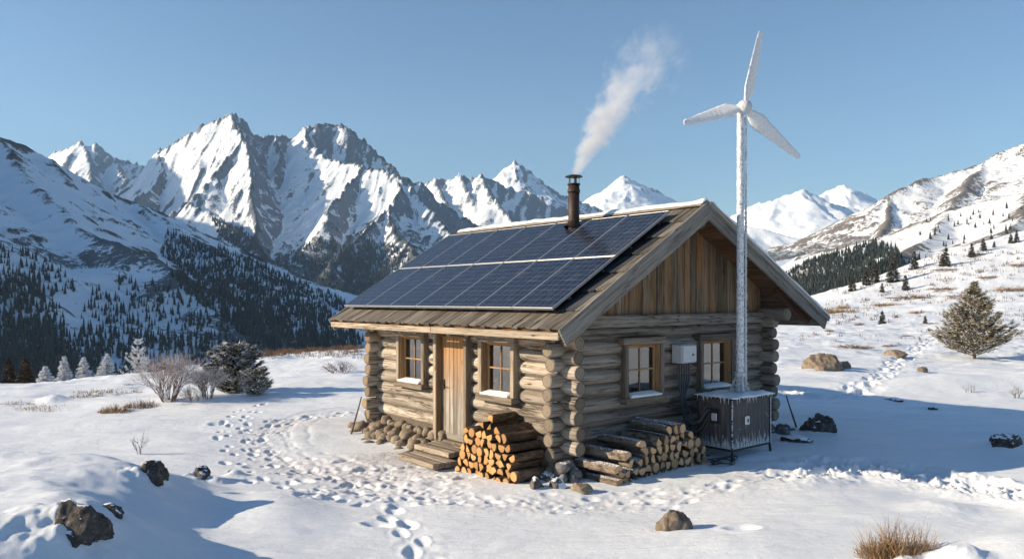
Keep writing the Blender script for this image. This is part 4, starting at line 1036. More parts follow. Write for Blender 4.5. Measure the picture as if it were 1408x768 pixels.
MB().box(-w/2-.02, w/2+.05, -.19, .05, z0-.06, z0-.002, 'x', M=T4, jit=.003).build('threshold', M_SLAB, fdoor, bevel=.008)
mb = MB(); x = -w/2+.03; 
while x < w/2-.04:
    x2 = min(x+random.uniform(.10, .135), w/2-.027); mb.box(x, x2-.006, -.10+random.uniform(-.004, .004), -.05, z0+.005, z1-.035, 'z', M=T4); x = x2
mb.box(-w/2+.03, w/2-.03, -.05, -.03, z0+.01, z1-.04, 'z', M=T4)
mb.box(-w/2+.05, w/2-.05, -.125, -.101, z0+.01, z0+.12, 'x', M=T4)
door = mb.build('door', M_DOOR, cabin, bevel=.004)
M_IRON = simple('black_iron', (.03, .028, .027), .5, .8, .3, 60)
mb = MB(); hx = -w/2+.10
mb.box(hx-.02, hx+.02, -.112, -.101, .98, 1.16, 'z', M=T4); mb.tube([T4@Vector((hx, -.11, 1.05)), T4@Vector((hx, -.16, 1.05)), T4@Vector((hx+.03, -.17, 1.05)), T4@Vector((hx+.12, -.17, 1.045))], .011, 8)
mb.build('handle', M_IRON, door)

# stovepipe
px_, py_ = 2.045, 1.864
M_PIPE = NT('rusty_pipe'); n1 = M_PIPE.noise(M_PIPE.tex('Object'), 9, 7, .7); M_PIPE = M_PIPE.set(M_PIPE.ramp(n1, [(.3, (.022, .015, .012)), (.55, (.05, .030, .022)), (.75, (.11, .07, .05))]), .6, M_PIPE.bump(n1, .2, .005), .35)
M_SOOT = simple('sooty_metal', (.045, .035, .03), .6, .6, .4, 25)
e = MB(); zr = RZ-(RXq-px_)*slL
e.tube([(px_, py_, zr-.3), (px_, py_, zr+.95)], .108, 28); e.tube([(px_, py_, zr+.80), (px_, py_, zr+.86)], .122, 28)
pipe = e.build('chimney', M_PIPE, cabin)
e = MB(); e.tube([(px_, py_, zr+.951), (px_, py_, zr+.975)], .125, 28)
for k in range(5):
    a = k*2*math.pi/5+.3; e.box(-.012, .012, .098, .104, 0, .14, 'z', M=Matrix.Translation((px_, py_, zr+.97))@Matrix.Rotation(a, 4, 'Z'))
e.tube([(px_, py_, zr+1.10), (px_, py_, zr+1.112), (px_, py_, zr+1.13), (px_, py_, zr+1.15)], [.165, .17, .14, .03], 28)
e.build('chimney_cap', M_SOOT, pipe)
MB().tube([(px_-.035, py_, zr+.13-.02), (px_, py_, zr+.22)], [.175, .115], 24, cap=False).build('flashing', M_SOOT, pipe)

# ------------------------------------------------------------ solar panels: two rows of seven, each its own thing
def panel_mat():
    t = NT('solar_cells'); uv = t.tex('UV'); sp = t.n('ShaderNodeSeparateXYZ'); t.l(uv, sp.inputs[0])
    def grid(o, per, wdt):
        f = t.math('FRACT', t.math('DIVIDE', o, per)); d = t.math('ABSOLUTE', t.math('SUBTRACT', f, .5)); return t.math('GREATER_THAN', d, .5-wdt)
    gx = grid(sp.outputs[0], .152, .022); gy = grid(sp.outputs[1], .148, .022); bx = grid(sp.outputs[0], .076, .012)
    g = t.math('MAXIMUM', gx, gy)
    n = t.noise(t.mapping(uv, (1, 1, 1)), 2.2, 4, .6); ng = t.noise(uv, 90, 3, .7)
    col = t.mix(n, (.005, .007, .015), (.011, .016, .033))
    col = t.mix(t.math('MULTIPLY', bx, .22), col, (.16, .19, .25)); col = t.mix(t.math('MULTIPLY', g, .42), col, (.24, .28, .36))
    fl = t.ramp(t.noise(uv, 3.1, 7, .7), [(.5, 0.0), (.75, .10)]); col = t.mix(fl, col, (.5, .55, .62))
    r = t.math('ADD', .16, t.math('MULTIPLY', ng, .2))
    t.b.inputs['Coat Weight'].default_value = .12; t.b.inputs['Coat Roughness'].default_value = .06
    return t.set(col, r, spec=.3)
M_CELL = panel_mat(); M_ALU = simple('panel_frame_metal', (.45, .46, .48), .4, .8, .1, 40)
M_RAIL = simple('rail_metal', (.10, .10, .11), .5, .7)
QA0, QA1 = -.29, 6.36; pw = (QA1-QA0)/7; sA = (RXq-2.33)/math.cos(aL); sB = (RXq+.44)/math.cos(aL); ph = (sB-sA)/2
def make_panel():
    e = empty('solar_panel')
    a, b, c, d = .004, ph-.004, -pw/2+.004, pw/2-.004; f = .020
    mb = MB(); mb.box(a, b, c, c+f, .05, .092, 'x'); mb.box(a, b, d-f, d, .05, .092, 'x'); mb.box(a, a+f, c+f, d-f, .05, .092, 'y'); mb.box(b-f, b, c+f, d-f, .05, .092, 'y')
    mb.build('frame', M_ALU, e, bevel=.002)
    me = MB(); x0, x1, y0, y1 = a+f, b-f, c+f, d-f
    vs = [(x0,y0,.086),(x1,y0,.086),(x1,y1,.086),(x0,y1,.086),(x0,y0,.06),(x1,y0,.06),(x1,y1,.06),(x0,y1,.06)]
    fs = [(0,1,2,3),(4,7,6,5),(0,4,5,1),(1,5,6,2),(2,6,7,3),(3,7,4,0)]
    me.add(vs, fs, [[(vs[k][0], vs[k][1]+.4) for k in f_] for f_ in fs]); me.build('glass', M_CELL, e)
    mb = MB(); mb.box(.35, .39, c, d, .0, .049, 'y'); mb.box(ph-.42, ph-.38, c, d, .0, .049, 'y'); mb.build('rail', M_RAIL, e)
    return e
p0 = make_panel(); first = True
ORD = ['first', 'second', 'third', 'fourth', 'fifth', 'sixth', 'seventh', 'eighth', 'ninth', 'tenth', 'eleventh', 'twelfth', 'thirteenth', 'fourteenth', 'fifteenth']
for row in range(2):
    for k in range(7):
        o = p0 if first else copy_tree(p0); first = False
        yc = QA1-(k+.5)*pw; o.matrix_world = CAB @ FL @ Matrix.Translation((sA+row*ph, -yc, .045))
        lab = f"{ORD[k]} solar panel from the left in the {'upper' if row == 0 else 'lower'} row on the roof" if not (row == 0 and k == 4) else "upper row solar panel that the rusty chimney pipe passes through, fifth from the left"
        tag(o, lab, 'solar panel', 'solar panels on the cabin roof')

# ------------------------------------------------------------ steps, poles
def slab(x0, x1, y0, y1, zt, th, label, seed):
    random.seed(seed); cx, cy = (x0+x1)/2, (y0+y1)/2; wp = cab(cx, cy, zt-th)
    mb = MB(); n = 4
    for i in range(n): mb.box(lerp(x0, x1, i/n)-cx, lerp(x0, x1, (i+1)/n)-cx-.006, y0-cy+random.uniform(0,.03), y1-cy-random.uniform(0,.03), 0+random.uniform(-.004,.004), th+random.uniform(-.005,.005), 'y')
    o = mb.build('door_step', M_SLAB, None, bevel=.008); o.location = wp; o.rotation_euler = (0, R(.8), ANG+R(seed % 3-1)); tag(o, label, 'step', 'plank steps at the door'); return o
slab(-.78, -.22, 2.02, 3.12, .03, .085, 'upper plank step directly below the cabin door', 4)
slab(-1.22, -.72, 1.80, 3.0, -.065, .09, 'lower plank step lying on the snow in front of the upper one', 6)
def pole(pa, pb, r, label):
    pa, pb = Vector(pa), Vector(pb); mb = MB(); n = 6
    mb.tube([(pb-pa)*(i/n)+Vector((0, 0, .01*math.sin(i))) for i in range(n+1)], [r*(1-.4*i/n) for i in range(n+1)], 7, rough=.05)
    o = mb.build('pole', simple('pole_wood', (.10, .07, .05), .8)); o.location = pa; tag(o, label, 'pole')
a_ = px_ground(481, 598); pole(a_-Vector((0,0,.1)), P(497, 545, a_.y+.55), .022, 'thin dark pole leaning on the far left corner of the cabin')
a_ = px_ground(1097, 588); pole(a_-Vector((0,0,.1)), P(1081, 543, a_.y+.1), .022, 'thin dark pole leaning at the right rear corner of the cabin')

# ------------------------------------------------------------ firewood
random.seed(21)
def split_profile(r, kind):
    n = 14; pts = []
    for k in range(n):
        a = 2*math.pi*k/n; pts.append([math.cos(a)*r*random.uniform(.94, 1.05), math.sin(a)*r*random.uniform(.94, 1.05)])
    if kind != 'round':
        cuts = 1 if kind == 'half' else 2; base = random.uniform(0, 6.28)
        for c in range(cuts):
            a = base+c*random.uniform(1.7, 2.3); d = r*random.uniform(.12, .4); nx, ny = math.cos(a), math.sin(a)
            for p in pts:
                s_ = p[0]*nx+p[1]*ny
                if s_ > d: p[0] -= nx*(s_-d); p[1] -= ny*(s_-d)
        cx_ = sum(p[0] for p in pts)/n; cy_ = sum(p[1] for p in pts)/n
        A = max(math.hypot(p[0]-cx_, p[1]-cy_) for p in pts); k = r*1.03/A
        pts = [[(p[0]-cx_)*k, (p[1]-cy_)*k] for p in pts]
    return pts
def firewood(r, L, kind, bark, face, seedv):
    """a log along +Y, its cut end at y=0"""
    pr = split_profile(r, kind); n = len(pr); vs = []; fs = []; uvs = []; mi = []; sm = []
    st = 7; bend = random.uniform(-.02, .02)
    for i in range(st):
        t = i/(st-1); y = L*t
        for k, p in enumerate(pr):
            s = 1+random.uniform(-.03, .03)+(0 if 0 < i < st-1 else -.03)
            vs.append((p[0]*s+bend*math.sin(math.pi*t), y, p[1]*s+bend*.5*math.sin(math.pi*t)))
    o_ = random.uniform(0, 30)
    for i in range(st-1):
        for k in range(n):
            k2 = (k+1) % n; fs.append((i*n+k, (i+1)*n+k, (i+1)*n+k2, i*n+k2))
            uvs.append([(vs[i*n+k][1]+o_, k*.03*r/.07), (vs[(i+1)*n+k][1]+o_, k*.03*r/.07), (vs[(i+1)*n+k][1]+o_, (k+1)*.03*r/.07), (vs[i*n+k][1]+o_, (k+1)*.03*r/.07)]); mi.append(0); sm.append(kind == 'round')
    for e, b in ((0, 0), (1, (st-1)*n)):
        ci = len(vs); vs.append((sum(vs[b+k][0] for k in range(n))/n, vs[b][1]+(-.003 if e == 0 else .003), sum(vs[b+k][2] for k in range(n))/n))
        for k in range(n):
            k2 = (k+1) % n; f = (b+k, b+k2, ci) if e == 0 else (b+k2, b+k, ci)
            fs.append(f); uvs.append([(0, 0) if j == ci else (math.cos(2*math.pi*(j-b)/n), math.sin(2*math.pi*(j-b)/n)) for j in f]); mi.append(1); sm.append(False)
    mb = MB(); mb.add(vs, fs, uvs, mi, sm); return mb.build('split_log', [bark, face])
def pile(rows, x0, spacing, zb, yf, L, to_world, rot, bark, face, where, group, rgen):
    for ri, (start, cnt) in enumerate(rows):
        for k in range(cnt):
            r = spacing*.5*random.uniform(.98, 1.12); kind = random.choice(['half', 'wedge', 'wedge', 'half', 'round', 'half'])
            o = firewood(r, L*random.uniform(.93, 1.07), kind, bark, face, 0)
            x = x0+start+spacing*(k+.5)+(random.uniform(-.012, .012)); z = zb+spacing*.5+ri*spacing*.84+random.uniform(-.01, .01)
            o.matrix_world = to_world(x, yf+random.uniform(-.03, .03), z) @ Matrix.Rotation(rot, 4, 'Z') @ Matrix.Rotation(random.uniform(-.03, .03), 4, 'Z')
            rw = ['bottom row', 'second row up', 'third row up', 'fourth row up', 'fifth row up', 'sixth row up', 'seventh row up', 'top row'][ri]
            tag(o, f"split log, {ORD[min(k,14)]} from left in the {rw} of the {where} woodpile", 'firewood', group)
# pile by the door: logs point into the wall, cut ends out; x measured from the far (left) end
d1 = lambda x, y, z: CAB @ Matrix.Translation((y, 1.66-x, z)) @ Matrix.Rotation(-math.pi/2, 4, 'Z')
pile([(0, 10), (.03, 10), (.10, 9), (.14, 9), (.20, 8), (.24, 7)], 0, .155, -.22, -.90, .60, d1, 0, M_BARK, M_SPLIT, 'door side', 'split logs stacked beside the door', rs)
pile([(.0, 4), ], .52, .16, .57, -.84, .58, d1, 0, M_BARK, M_SPLIT, 'door side crown of the', 'split logs stacked beside the door', rs) if False else None
for k, (x, z, dy) in enumerate(((.50, .60, .14), (.74, .61, .1), (1.02, .59, .03), (.62, .72, .22))):
    o = firewood(.082, .70, 'wedge', M_BARK, M_SPLIT, 0); o.matrix_world = d1(x, -.86+dy, z) @ Matrix.Rotation(.05*(k-1), 4, 'Z')
    tag(o, ['leftmost loose log lying on top of the door side woodpile', 'middle loose log lying on top of the door side woodpile', 'rightmost dark log lying on top of the door side woodpile', 'highest loose log lying across the top of the door side woodpile'][k], 'firewood', 'split logs stacked beside the door')
d2 = lambda x, y, z: CAB @ Matrix.Translation((x, y, z))
pile([(0, 15), (.05, 14), (.30, 12), (.62, 9), (.92, 6), (1.2, 3)], .12, .158, -.17, -.98, .74, d2, 0, M_BARKS, M_SPLIT2, 'gable side', 'split logs stacked under the gable windows', rs)
for k, (x, z, dy, L) in enumerate(((.20, .12, .02, .80), (.42, .29, .04, .84), (.78, .41, .05, .86), (1.62, .60, .1, .8))):
    o = firewood(.095, L, 'half', M_BARKS, M_SPLIT2, 0); o.matrix_world = d2(x, -1.0+dy, z) @ Matrix.Rotation(.06, 4, 'Z')
    tag(o, ['lowest long log on the sloping left end of the gable woodpile', 'second long log up the sloping left end of the gable woodpile', 'third long log up the sloping left end of the gable woodpile', 'highest snow dusted log on top of the gable woodpile'][k], 'firewood', 'split logs stacked under the gable windows')

# ------------------------------------------------------------ equipment box, junction box, cables, turbine
BX, BY, BW, BD, BH = 2.68, -1.25, 1.13, .68, .97
M_BOXW = NT('enclosure_panel'); _o = M_BOXW.tex('Object'); _n = M_BOXW.noise(M_BOXW.mapping(_o, (9, 9, .8)), 2.2, 6, .65); _f = M_BOXW.noise(_o, 5.5, 8, .72)
_s = M_BOXW.n('ShaderNodeSeparateXYZ'); M_BOXW.l(_o, _s.inputs[0])
_low = M_BOXW.math('ADD', M_BOXW.math('MULTIPLY', M_BOXW.math('SUBTRACT', .56, _s.outputs[2]), 1.3), M_BOXW.math('MULTIPLY', M_BOXW.math('SUBTRACT', M_BOXW.noise(M_BOXW.mapping(_o, (12, 12, 3)), 2.0, 6, .7), .5), 1.5))
_c = M_BOXW.ramp(_n, [(.3, (.045, .042, .042)), (.55, (.10, .09, .086)), (.75, (.19, .175, .17))])
_c = M_BOXW.mix(M_BOXW.ramp(_low, [(.34, 0.0), (.5, .75)]), _c, (.62, .66, .72)); _c = M_BOXW.mix(M_BOXW.ramp(_f, [(.60, 0.0), (.66, .5)]), _c, (.6, .64, .7))
M_BOXW = M_BOXW.set(_c, .6, M_BOXW.bump(_n, .3, .01), spec=.3)
zb = gzf(*cab(BX+BW/2, BY+BD/2).xy)
box = empty('equipment_cabinet', cab(BX, BY, 0), ANG); tag(box, 'dark frosted equipment cabinet on legs standing by the gable wall under the mast', 'cabinet')
zf = .12
mb = MB(); mb.box(0, BW, 0, BD, zf, BH, 'z'); body = mb.build('body', M_BOXW, box, bevel=.006)
M_DMET = simple('dark_metal', (.05, .045, .042), .5, .6); M_GREY = simple('grey_plastic', (.50, .52, .55), .45, 0, .08, 30); M_WHITE = simple('white_plastic', (.72, .74, .77), .35, 0, .06)
mb = MB(); t = .025
for x, y in ((-.012, -.012), (BW-.013, -.012), (-.012, BD-.013), (BW-.013, BD-.013)): mb.box(x, x+t, y, y+t, zf-.04, BH+.001, 'z')
mb.box(t, BW-t, -.010, .008, zf-.002, zf+.03, 'x'); mb.box(-.010, .008, t, BD-t, zf-.002, zf+.03, 'y'); mb.build('frame', M_DMET, box, bevel=.003)
for x, y in ((0, 0), (BW, 0), (0, BD), (BW, BD)):
    sx = -.05 if x == 0 else .05; MB().tube([(x, y, zf), (x+sx*.6, y-.03, -.25)], [.02, .03], 8).build('leg', M_DMET, box)
MB().box(-.05, BW+.05, -.05, BD+.04, BH+.002, BH+.045, 'x').build('lid', M_DMET, box, bevel=.006)
def lid_snow(u, v, top):
    x = lerp(-.065, BW+.065, u); y = lerp(-.065, BD+.05, v); n_ = float(fbm(np.array([u*4.]), np.array([v*3.]), 3, 14)[0])
    e_ = min(1, u*14+.3, (1-u)*14+.3, v*10+.3, (1-v)*10+.3); hgt = (.03+.05*n_)*e_
    dr = -.02*max(0, 1-v*12)*(.5+float(fbm(np.array([u*30.]), np.array([.3]), 2, 15)[0]))
    return (x, y, BH+.04+(max(.006, hgt) if top else dr))
crust(lid_snow, 60, 24, 'lid_snow', SNOWCAP, box)
mb = MB()
for k in range(70):
    side = random.random() < .62; u = random.random(); L = .02+random.random()**2*.09
    p = Vector((u*BW, -.058, BH+.035)) if side else Vector((-.058, u*BD, BH+.035)); mb.tube([p, p+Vector((0, 0, -L))], [.008, .001], 5, cap=False)
for k in range(90):     # rime clinging to the corners of the frame
    x, y = random.choice([(-.012, -.012), (BW+.012, -.012), (BW+.012, -.012)]); mb.stone((x, y, random.uniform(zf, BH)), (random.uniform(.008, .016), random.uniform(.008, .016), random.uniform(.015, .035)), 2000+k, 1, 8)
mb.build('rime_fringe', RIME, box)
mb = MB(); mb.box(-.03, -.008, .22, .42, .56, .80, 'z'); pl = mb.build('switch_plate', M_DMET, box, bevel=.006)
MB().box(-.055, -.031, .27, .38, .60, .73, 'z').build('switch', M_GREY, pl, bevel=.01)
MB().box(.34, .47, -.04, -.008, .53, .68, 'z').build('outlet_box', M_WHITE, box, bevel=.015)
MB().box(.385, .425, -.048, -.041, .575, .635, 'z').build('socket', M_DMET, bpy.data.objects['outlet_box'], bevel=.004)

jb = empty('junction_box', cab(2.50, -.16, 1.54), ANG); tag(jb, 'light grey electrical junction box mounted on the gable wall between the windows', 'junction box')
MB().box(0, .40, -.20, .03, 0, .32, 'z').build('body', M_GREY, jb, bevel=.012)
MB().box(.012, .388, -.222, -.201, .012, .308, 'z').build('cover', M_GREY, jb, bevel=.008)
MB().box(.26, .30, -.23, -.2221, .13, .16, 'z').build('latch', M_DMET, jb)
M_CABLE = simple('black_cable', (.035, .036, .04), .28, 0, .3, 40)
def cable(pts, r, label, group='black cables between the junction box and the cabinet', n=5):
    pts = [Vector(p) for p in pts]
    # catmull-rom
    out = []
    q = [pts[0]]+pts+[pts[-1]]
    for i in range(1, len(q)-2):
        for k in range(n*2):
            t = k/(n*2); a, b, c, d = q[i-1], q[i], q[i+1], q[i+2]
            out.append(.5*((2*b)+(c-a)*t+(2*a-5*b+4*c-d)*t*t+(3*b-a-3*c+d)*t**3))
    out.append(pts[-1]); o = MB().tube([p-out[0] for p in [CAB@x for x in out] for _ in [0]] if False else [p for p in out], r, 7).build('power_cable', M_CABLE, None, origin=Vector(out[0]))
    o.matrix_world = CAB @ Matrix.Translation(out[0]); tag(o, label, 'cable', group); return o
names = ['leftmost black cable hanging loose from the junction box', 'second black cable from the junction box, hanging in the upper loop', 'third black cable from the junction box, hanging in a middle loop', 'fourth black cable from the junction box, hanging in the deepest loop', 'rightmost black cable from the junction box with the shallowest loop']
for k in range(5):
    x = 2.56+k*.065; dz = [.55, .40, .52, .30, .62][k]
    cable([(x, -.26, 1.56), (x, -.27, 1.25), (2.50+.03*k, -.33, .95), (2.41+.035*k, -.47, dz+.12), (2.46+.03*k, -.60, dz-.02), (2.57, -.70, dz+.06), (2.63, -.78, dz+.22), (2.69, -.86, .74+.02*k)], .016, names[k])
cable([(2.53, -.26, 1.56), (2.50, -.28, 1.3), (2.56, -.3, .9), (2.66, -.36, .6), (2.52, -.6, .25), (2.44, -.75, .05), (2.5, -.95, .03)], .011, 'thin black cable trailing from the junction box down to the snow')
zg_ = gzf(*cab(2.45, -1.2).xy)-0.0
for k in range(3):
    cx_, cy_ = 2.42, -1.26; pts = []
    for i in range(13):
        a = i/12*2*math.pi*(1.0)+k*.8; rr = .17+.03*k+.02*math.sin(3*a+k); pts.append((cx_+rr*1.25*math.cos(a), cy_+rr*.8*math.sin(a), zg_+.03+.025*k+.02*math.sin(a*2+k)))
    cable(pts, .012, [f'bottom coil of black cable on the snow at the cabinet foot', 'middle coil of black cable on the snow at the cabinet foot', 'top coil of black cable on the snow at the cabinet foot'][k], 'coils of cable on the snow by the cabinet')
# turbine
MX, MY = 3.37, -.95; mt = BH+.05
tw = empty('wind_turbine', cab(MX, MY, mt), 0); tag(tw, 'three bladed wind turbine on a tall mast thickly coated in white rime', 'wind turbine')
M_MAST = NT('frosted_mast'); _o = M_MAST.tex('Object'); _n = M_MAST.noise(M_MAST.mapping(_o, (1, 1, .55)), 42, 5, .7)
M_MAST = M_MAST.set(M_MAST.ramp(_n, [(.36, (.15, .17, .2)), (.46, (.60, .65, .72)), (.56, (.82, .85, .9))]), .7, M_MAST.bump(_n, 1.0, .02), spec=.3)
HUBZ = 5.995-mt
def rough_tube(z0, z1, r0, r1, n, sides, seed, amp, cx=0, cy=0):
    rg = np.random.default_rng(seed); zz = np.linspace(z0, z1, n); th = np.linspace(0, 2*math.pi, sides, endpoint=False)
    Z, TH = np.meshgrid(zz, th, indexing='ij'); r = (r0+(r1-r0)*(Z-z0)/(z1-z0))*(1+amp*fbm(Z*9, np.cos(TH)*2+np.sin(TH)*1.3, 4, seed)*1.6)+amp*.04*rg.random(Z.shape)
    V = np.stack([cx+np.cos(TH)*r, cy+np.sin(TH)*r, Z], -1).reshape(-1, 3); ix = np.arange(n*sides).reshape(n, sides); i2 = np.roll(ix, -1, 1)
    return V, np.stack([ix[:-1], i2[:-1], i2[1:], ix[1:]], -1).reshape(-1, 4)
V, T = rough_tube(0, HUBZ-.06, .068, .054, 420, 22, 5, .10); np_mesh('mast', V, T, M_MAST, tw)
V, T = rough_tube(.1, HUBZ-.15, .011, .010, 380, 6, 8, .5, .086, -.03); np_mesh('cable', V, T, RIME, tw)
mb = MB(); 
for a in (.6, 2.7, 4.7): mb.tube([(math.cos(a)*.20, math.sin(a)*.17, -.02), (math.cos(a)*.13, math.sin(a)*.12, .14), (math.cos(a)*.06, math.sin(a)*.06, .32)], [.026, .02, .022], 9, rough=.15)
mb.tube([(0, 0, .30), (0, 0, .37)], [.10, .09], 16, rough=.1)
for k in range(60):
    a = random.uniform(0, 6.28); q = random.random(); rr = lerp(.21, .075, q); mb.stone((math.cos(a)*rr, math.sin(a)*rr*.85, q*.33), random.uniform(.009, .022), 2300+k, 1, 8)
mb.build('mast_foot', RIME, tw)
# nacelle and hub face the viewer, turned a little
rot_yaw = R(14); HM = Matrix.Translation((0, 0, HUBZ)) @ Matrix.Rotation(rot_yaw, 4, 'Z')
mb = MB(); mb.tube([HM@Vector((0, .38, .02)), HM@Vector((0, .30, .02)), HM@Vector((0, .0, 0)), HM@Vector((0, -.10, 0))], [.02, .07, .10, .095], 20, rough=.03); mb.build('nacelle', M_MAST, tw)
mb = MB(); mb.tube([HM@Vector((0, y, 0)) for y in (-.09, -.13, -.19, -.235, -.255)], [.118, .13, .118, .075, .02], 24, rough=.02); mb.build('hub', RIME, tw)
def blade(ang, L, label=None):
    n = 46; m = 14; V = []
    for i in range(n+1):
        t = i/n; r = .09+t*L; ch = (.085+.205*min(1, t/.2)**.8 if t < .2 else lerp(.29, .10, ((t-.2)/.8)**.9)); 
        if t > .955: ch *= math.sqrt(max(.02, 1-((t-.955)/.048)**2))
        tw_ = R(lerp(30, 6, t)); th = max(.018, .05*(1-t)+.016)
        for k in range(m):
            a = 2*math.pi*k/m; cx_ = math.cos(a)*ch*.5+ch*.10; cz_ = math.sin(a)*th*(.8 if math.cos(a) > 0 else 1.0)*.6
            nz = .012*float(fbm(np.array([t*26.]), np.array([k*.9+ang]), 3, 7)[0])+random.uniform(-.0025, .0025)
            cx_ += nz; cz_ += nz*.7
            x = cx_*math.cos(tw_)-cz_*math.sin(tw_); y = cx_*math.sin(tw_)+cz_*math.cos(tw_)
            V.append((x, y-.14, r))
    V.append((.0, -.14, .08)); V.append((.02, -.14, .09+L))
    T = []
    for i in range(n):
        for k in range(m): T.append((i*m+k, i*m+(k+1) % m, (i+1)*m+(k+1) % m, (i+1)*m+k))
    M = HM @ Matrix.Rotation(ang, 4, 'Y'); V = [tuple(M@Vector(v)) for v in V]
    T = np.array(T); cap = np.array([[len(V)-2, (k+1) % m, k, k] for k in range(m)]+[[len(V)-1, n*m+k, n*m+(k+1) % m, n*m+(k+1) % m] for k in range(m)])
    me = bpy.data.meshes.new('blade'); me.from_pydata(V, [], [tuple(t) for t in T]+[tuple(c[:3]) for c in cap]); me.update()
    return link('blade', me, M_BLADE, tw, True)
M_BLADE = NT('frosted_blade'); _o = M_BLADE.tex('Object'); _n = M_BLADE.noise(_o, 55, 5, .7)
M_BLADE = M_BLADE.set(M_BLADE.ramp(_n, [(.32, (.5, .53, .58)), (.46, (.74, .77, .82)), (.6, (.86, .88, .92))]), .7, M_BLADE.bump(_n, .9, .015), spec=.3)
blade(R(13), 1.30); blade(R(13+120-6), 1.33-.05); blade(R(13+240+0), 1.12)

# ------------------------------------------------------------ smoke plume
sm = NT('smoke_volume'); sm.t.nodes.remove(sm.b); pv = sm.n('ShaderNodeVolumePrincipled'); sm.l(pv.outputs[0], sm.out.inputs['Volume'])
pv.inputs['Color'].default_value = (.93, .94, .97, 1); pv.inputs['Anisotropy'].default_value = .15
SA = P(790, 240, 14.74); SB = P(942, 32, 14.9); SL = (SB-SA).length
o = sm.tex('Object'); sp = sm.n('ShaderNodeSeparateXYZ'); sm.l(o, sp.inputs[0]); t_ = sm.math('DIVIDE', sp.outputs[2], SL, clamp=True)
nv = sm.n('ShaderNodeTexNoise'); nv.inputs['Scale'].default_value = 1.7; nv.inputs['Detail'].default_value = 3; sm.l(o, nv.inputs['Vector'])
sub = sm.n('ShaderNodeVectorMath', operation='SUBTRACT', i_1=(.5, .5, .5)); sm.l(nv.outputs['Color'], sub.inputs[0]); wsc = sm.n('ShaderNodeVectorMath', operation='SCALE'); sm.l(sub.outputs[0], wsc.inputs[0]); sm.l(sm.math('MULTIPLY', sm.math('ADD', t_, .10), .75), wsc.inputs['Scale'])
ad = sm.n('ShaderNodeVectorMath', operation='ADD'); sm.l(o, ad.inputs[0]); sm.l(wsc.outputs[0], ad.inputs[1]); s2 = sm.n('ShaderNodeSeparateXYZ'); sm.l(ad.outputs[0], s2.inputs[0])
# the axis bows: nearly upright over the pipe, then carried off by the wind
bow = sm.math('MULTIPLY', sm.math('MULTIPLY', t_, sm.math('SUBTRACT', 1.0, t_)), -.62)
xx = sm.math('SUBTRACT', s2.outputs[0], bow)
rad = sm.math('SQRT', sm.math('ADD', sm.math('MULTIPLY', xx, xx), sm.math('MULTIPLY', s2.outputs[1], s2.outputs[1])))
Rt = sm.math('ADD', .09, sm.math('MULTIPLY', sm.math('POWER', t_, .75), .60)); q = sm.math('SUBTRACT', 1.0, sm.math('DIVIDE', rad, Rt))
det = sm.noise(sm.mapping(o, (1, 1, .8)), 4.2, 7, .62, .5)
dn = sm.math('ADD', q, sm.math('MULTIPLY', sm.math('SUBTRACT', det, .5), sm.math('ADD', 1.8, sm.math('MULTIPLY', t_, 3.2))))
dn = sm.math('MAXIMUM', sm.math('SUBTRACT', dn, sm.math('MULTIPLY', t_, .18)), 0.0)
fade = sm.ramp(t_, [(0.0, 1.0), (.25, .62), (.5, .26), (.72, .09), (.92, 0.0)])
sm.l(sm.math('MULTIPLY', sm.math('MULTIPLY', dn, fade), 9.5), pv.inputs['Density'])
V = []; n = 24; m = 18
for i in range(n+1):
    t = i/n; r = (.11+.60*t**.75)*1.4+.04; z = t*SL
    for k in range(m): a = 2*math.pi*k/m; V.append((math.cos(a)*r+(-.62*t*(1-t)), math.sin(a)*r, z))
fs = [(i*m+k, i*m+(k+1) % m, (i+1)*m+(k+1) % m, (i+1)*m+k) for i in range(n) for k in range(m)]+[tuple(range(m))[::-1], tuple(n*m+k for k in range(m))]
me = bpy.data.meshes.new('smoke'); me.from_pydata(V, [], fs); me.update(); smoke = link('smoke', me, sm.m)
zx = (SB-SA).normalized(); yx = Vector((0, 1, 0)); xx_ = yx.cross(zx).normalized(); yx = zx.cross(xx_)
smoke.matrix_world = Matrix.Translation(SA) @ Matrix((xx_, yx, zx)).transposed().to_4x4()
tag(smoke, 'thin white smoke drifting up and right from the chimney', 'smoke', kind='stuff')

# ------------------------------------------------------------ rocks
def rock(px, py, wpx, hpx, mat, label, seed, cap=0, sub=5, name='rock', dep=.8, sink=.35, group=None, planes=12):
    g = px_ground(px, py); s = g.y/F; w_ = wpx*s/2; h = hpx*s
    random.seed(seed); mb = MB(); mb.stone((0, 0, 0), (w_*1.05, w_*dep, h*.72), seed, sub, planes, rough=.07)
    o = mb.build(name, mat); hz = h*.72; o.location = (g.x, g.y+w_*dep*.5, gzf(g.x, g.y+w_*dep*.5)+h-hz*1.0-.0)
    o.location.z = g.z+h*(.80 if px > 400 else .76)-hz; tag(o, label, 'rock', group)
    if cap and False:
        c = MB(); c.stone((0, 0, 0), (w_*.80*cap, w_*dep*.8*cap, hz*.33), seed+7, 3, 6, rough=.03); k = c.build('snow_cap', SNOWCAP, o); k.location = (-w_*.1, 0, hz*.72)
    return o
rock(92, 745, 92, 62, M_ROCKD, 'big dark rock jutting from the drift at the lower left', 11, 0, 5, sink=.5)
rock(148, 708, 34, 17, M_ROCKD, 'small dark rock just right of the big one in the drift', 12, sub=4)
rock(205, 663, 44, 34, M_ROCKD, 'dark rock in the middle of the shaded drift', 13, 0, 5)
rock(274, 660, 30, 24, M_ROCKD, 'smaller dark rock at the right edge of the drift', 14, sub=4)
rock(925, 733, 48, 32, M_ROCKB, 'brown boulder alone on the snow in the foreground', 15)
rock(800, 677, 28, 15, M_ROCKT, 'tan stone in front of the gable woodpile', 16, sub=4)
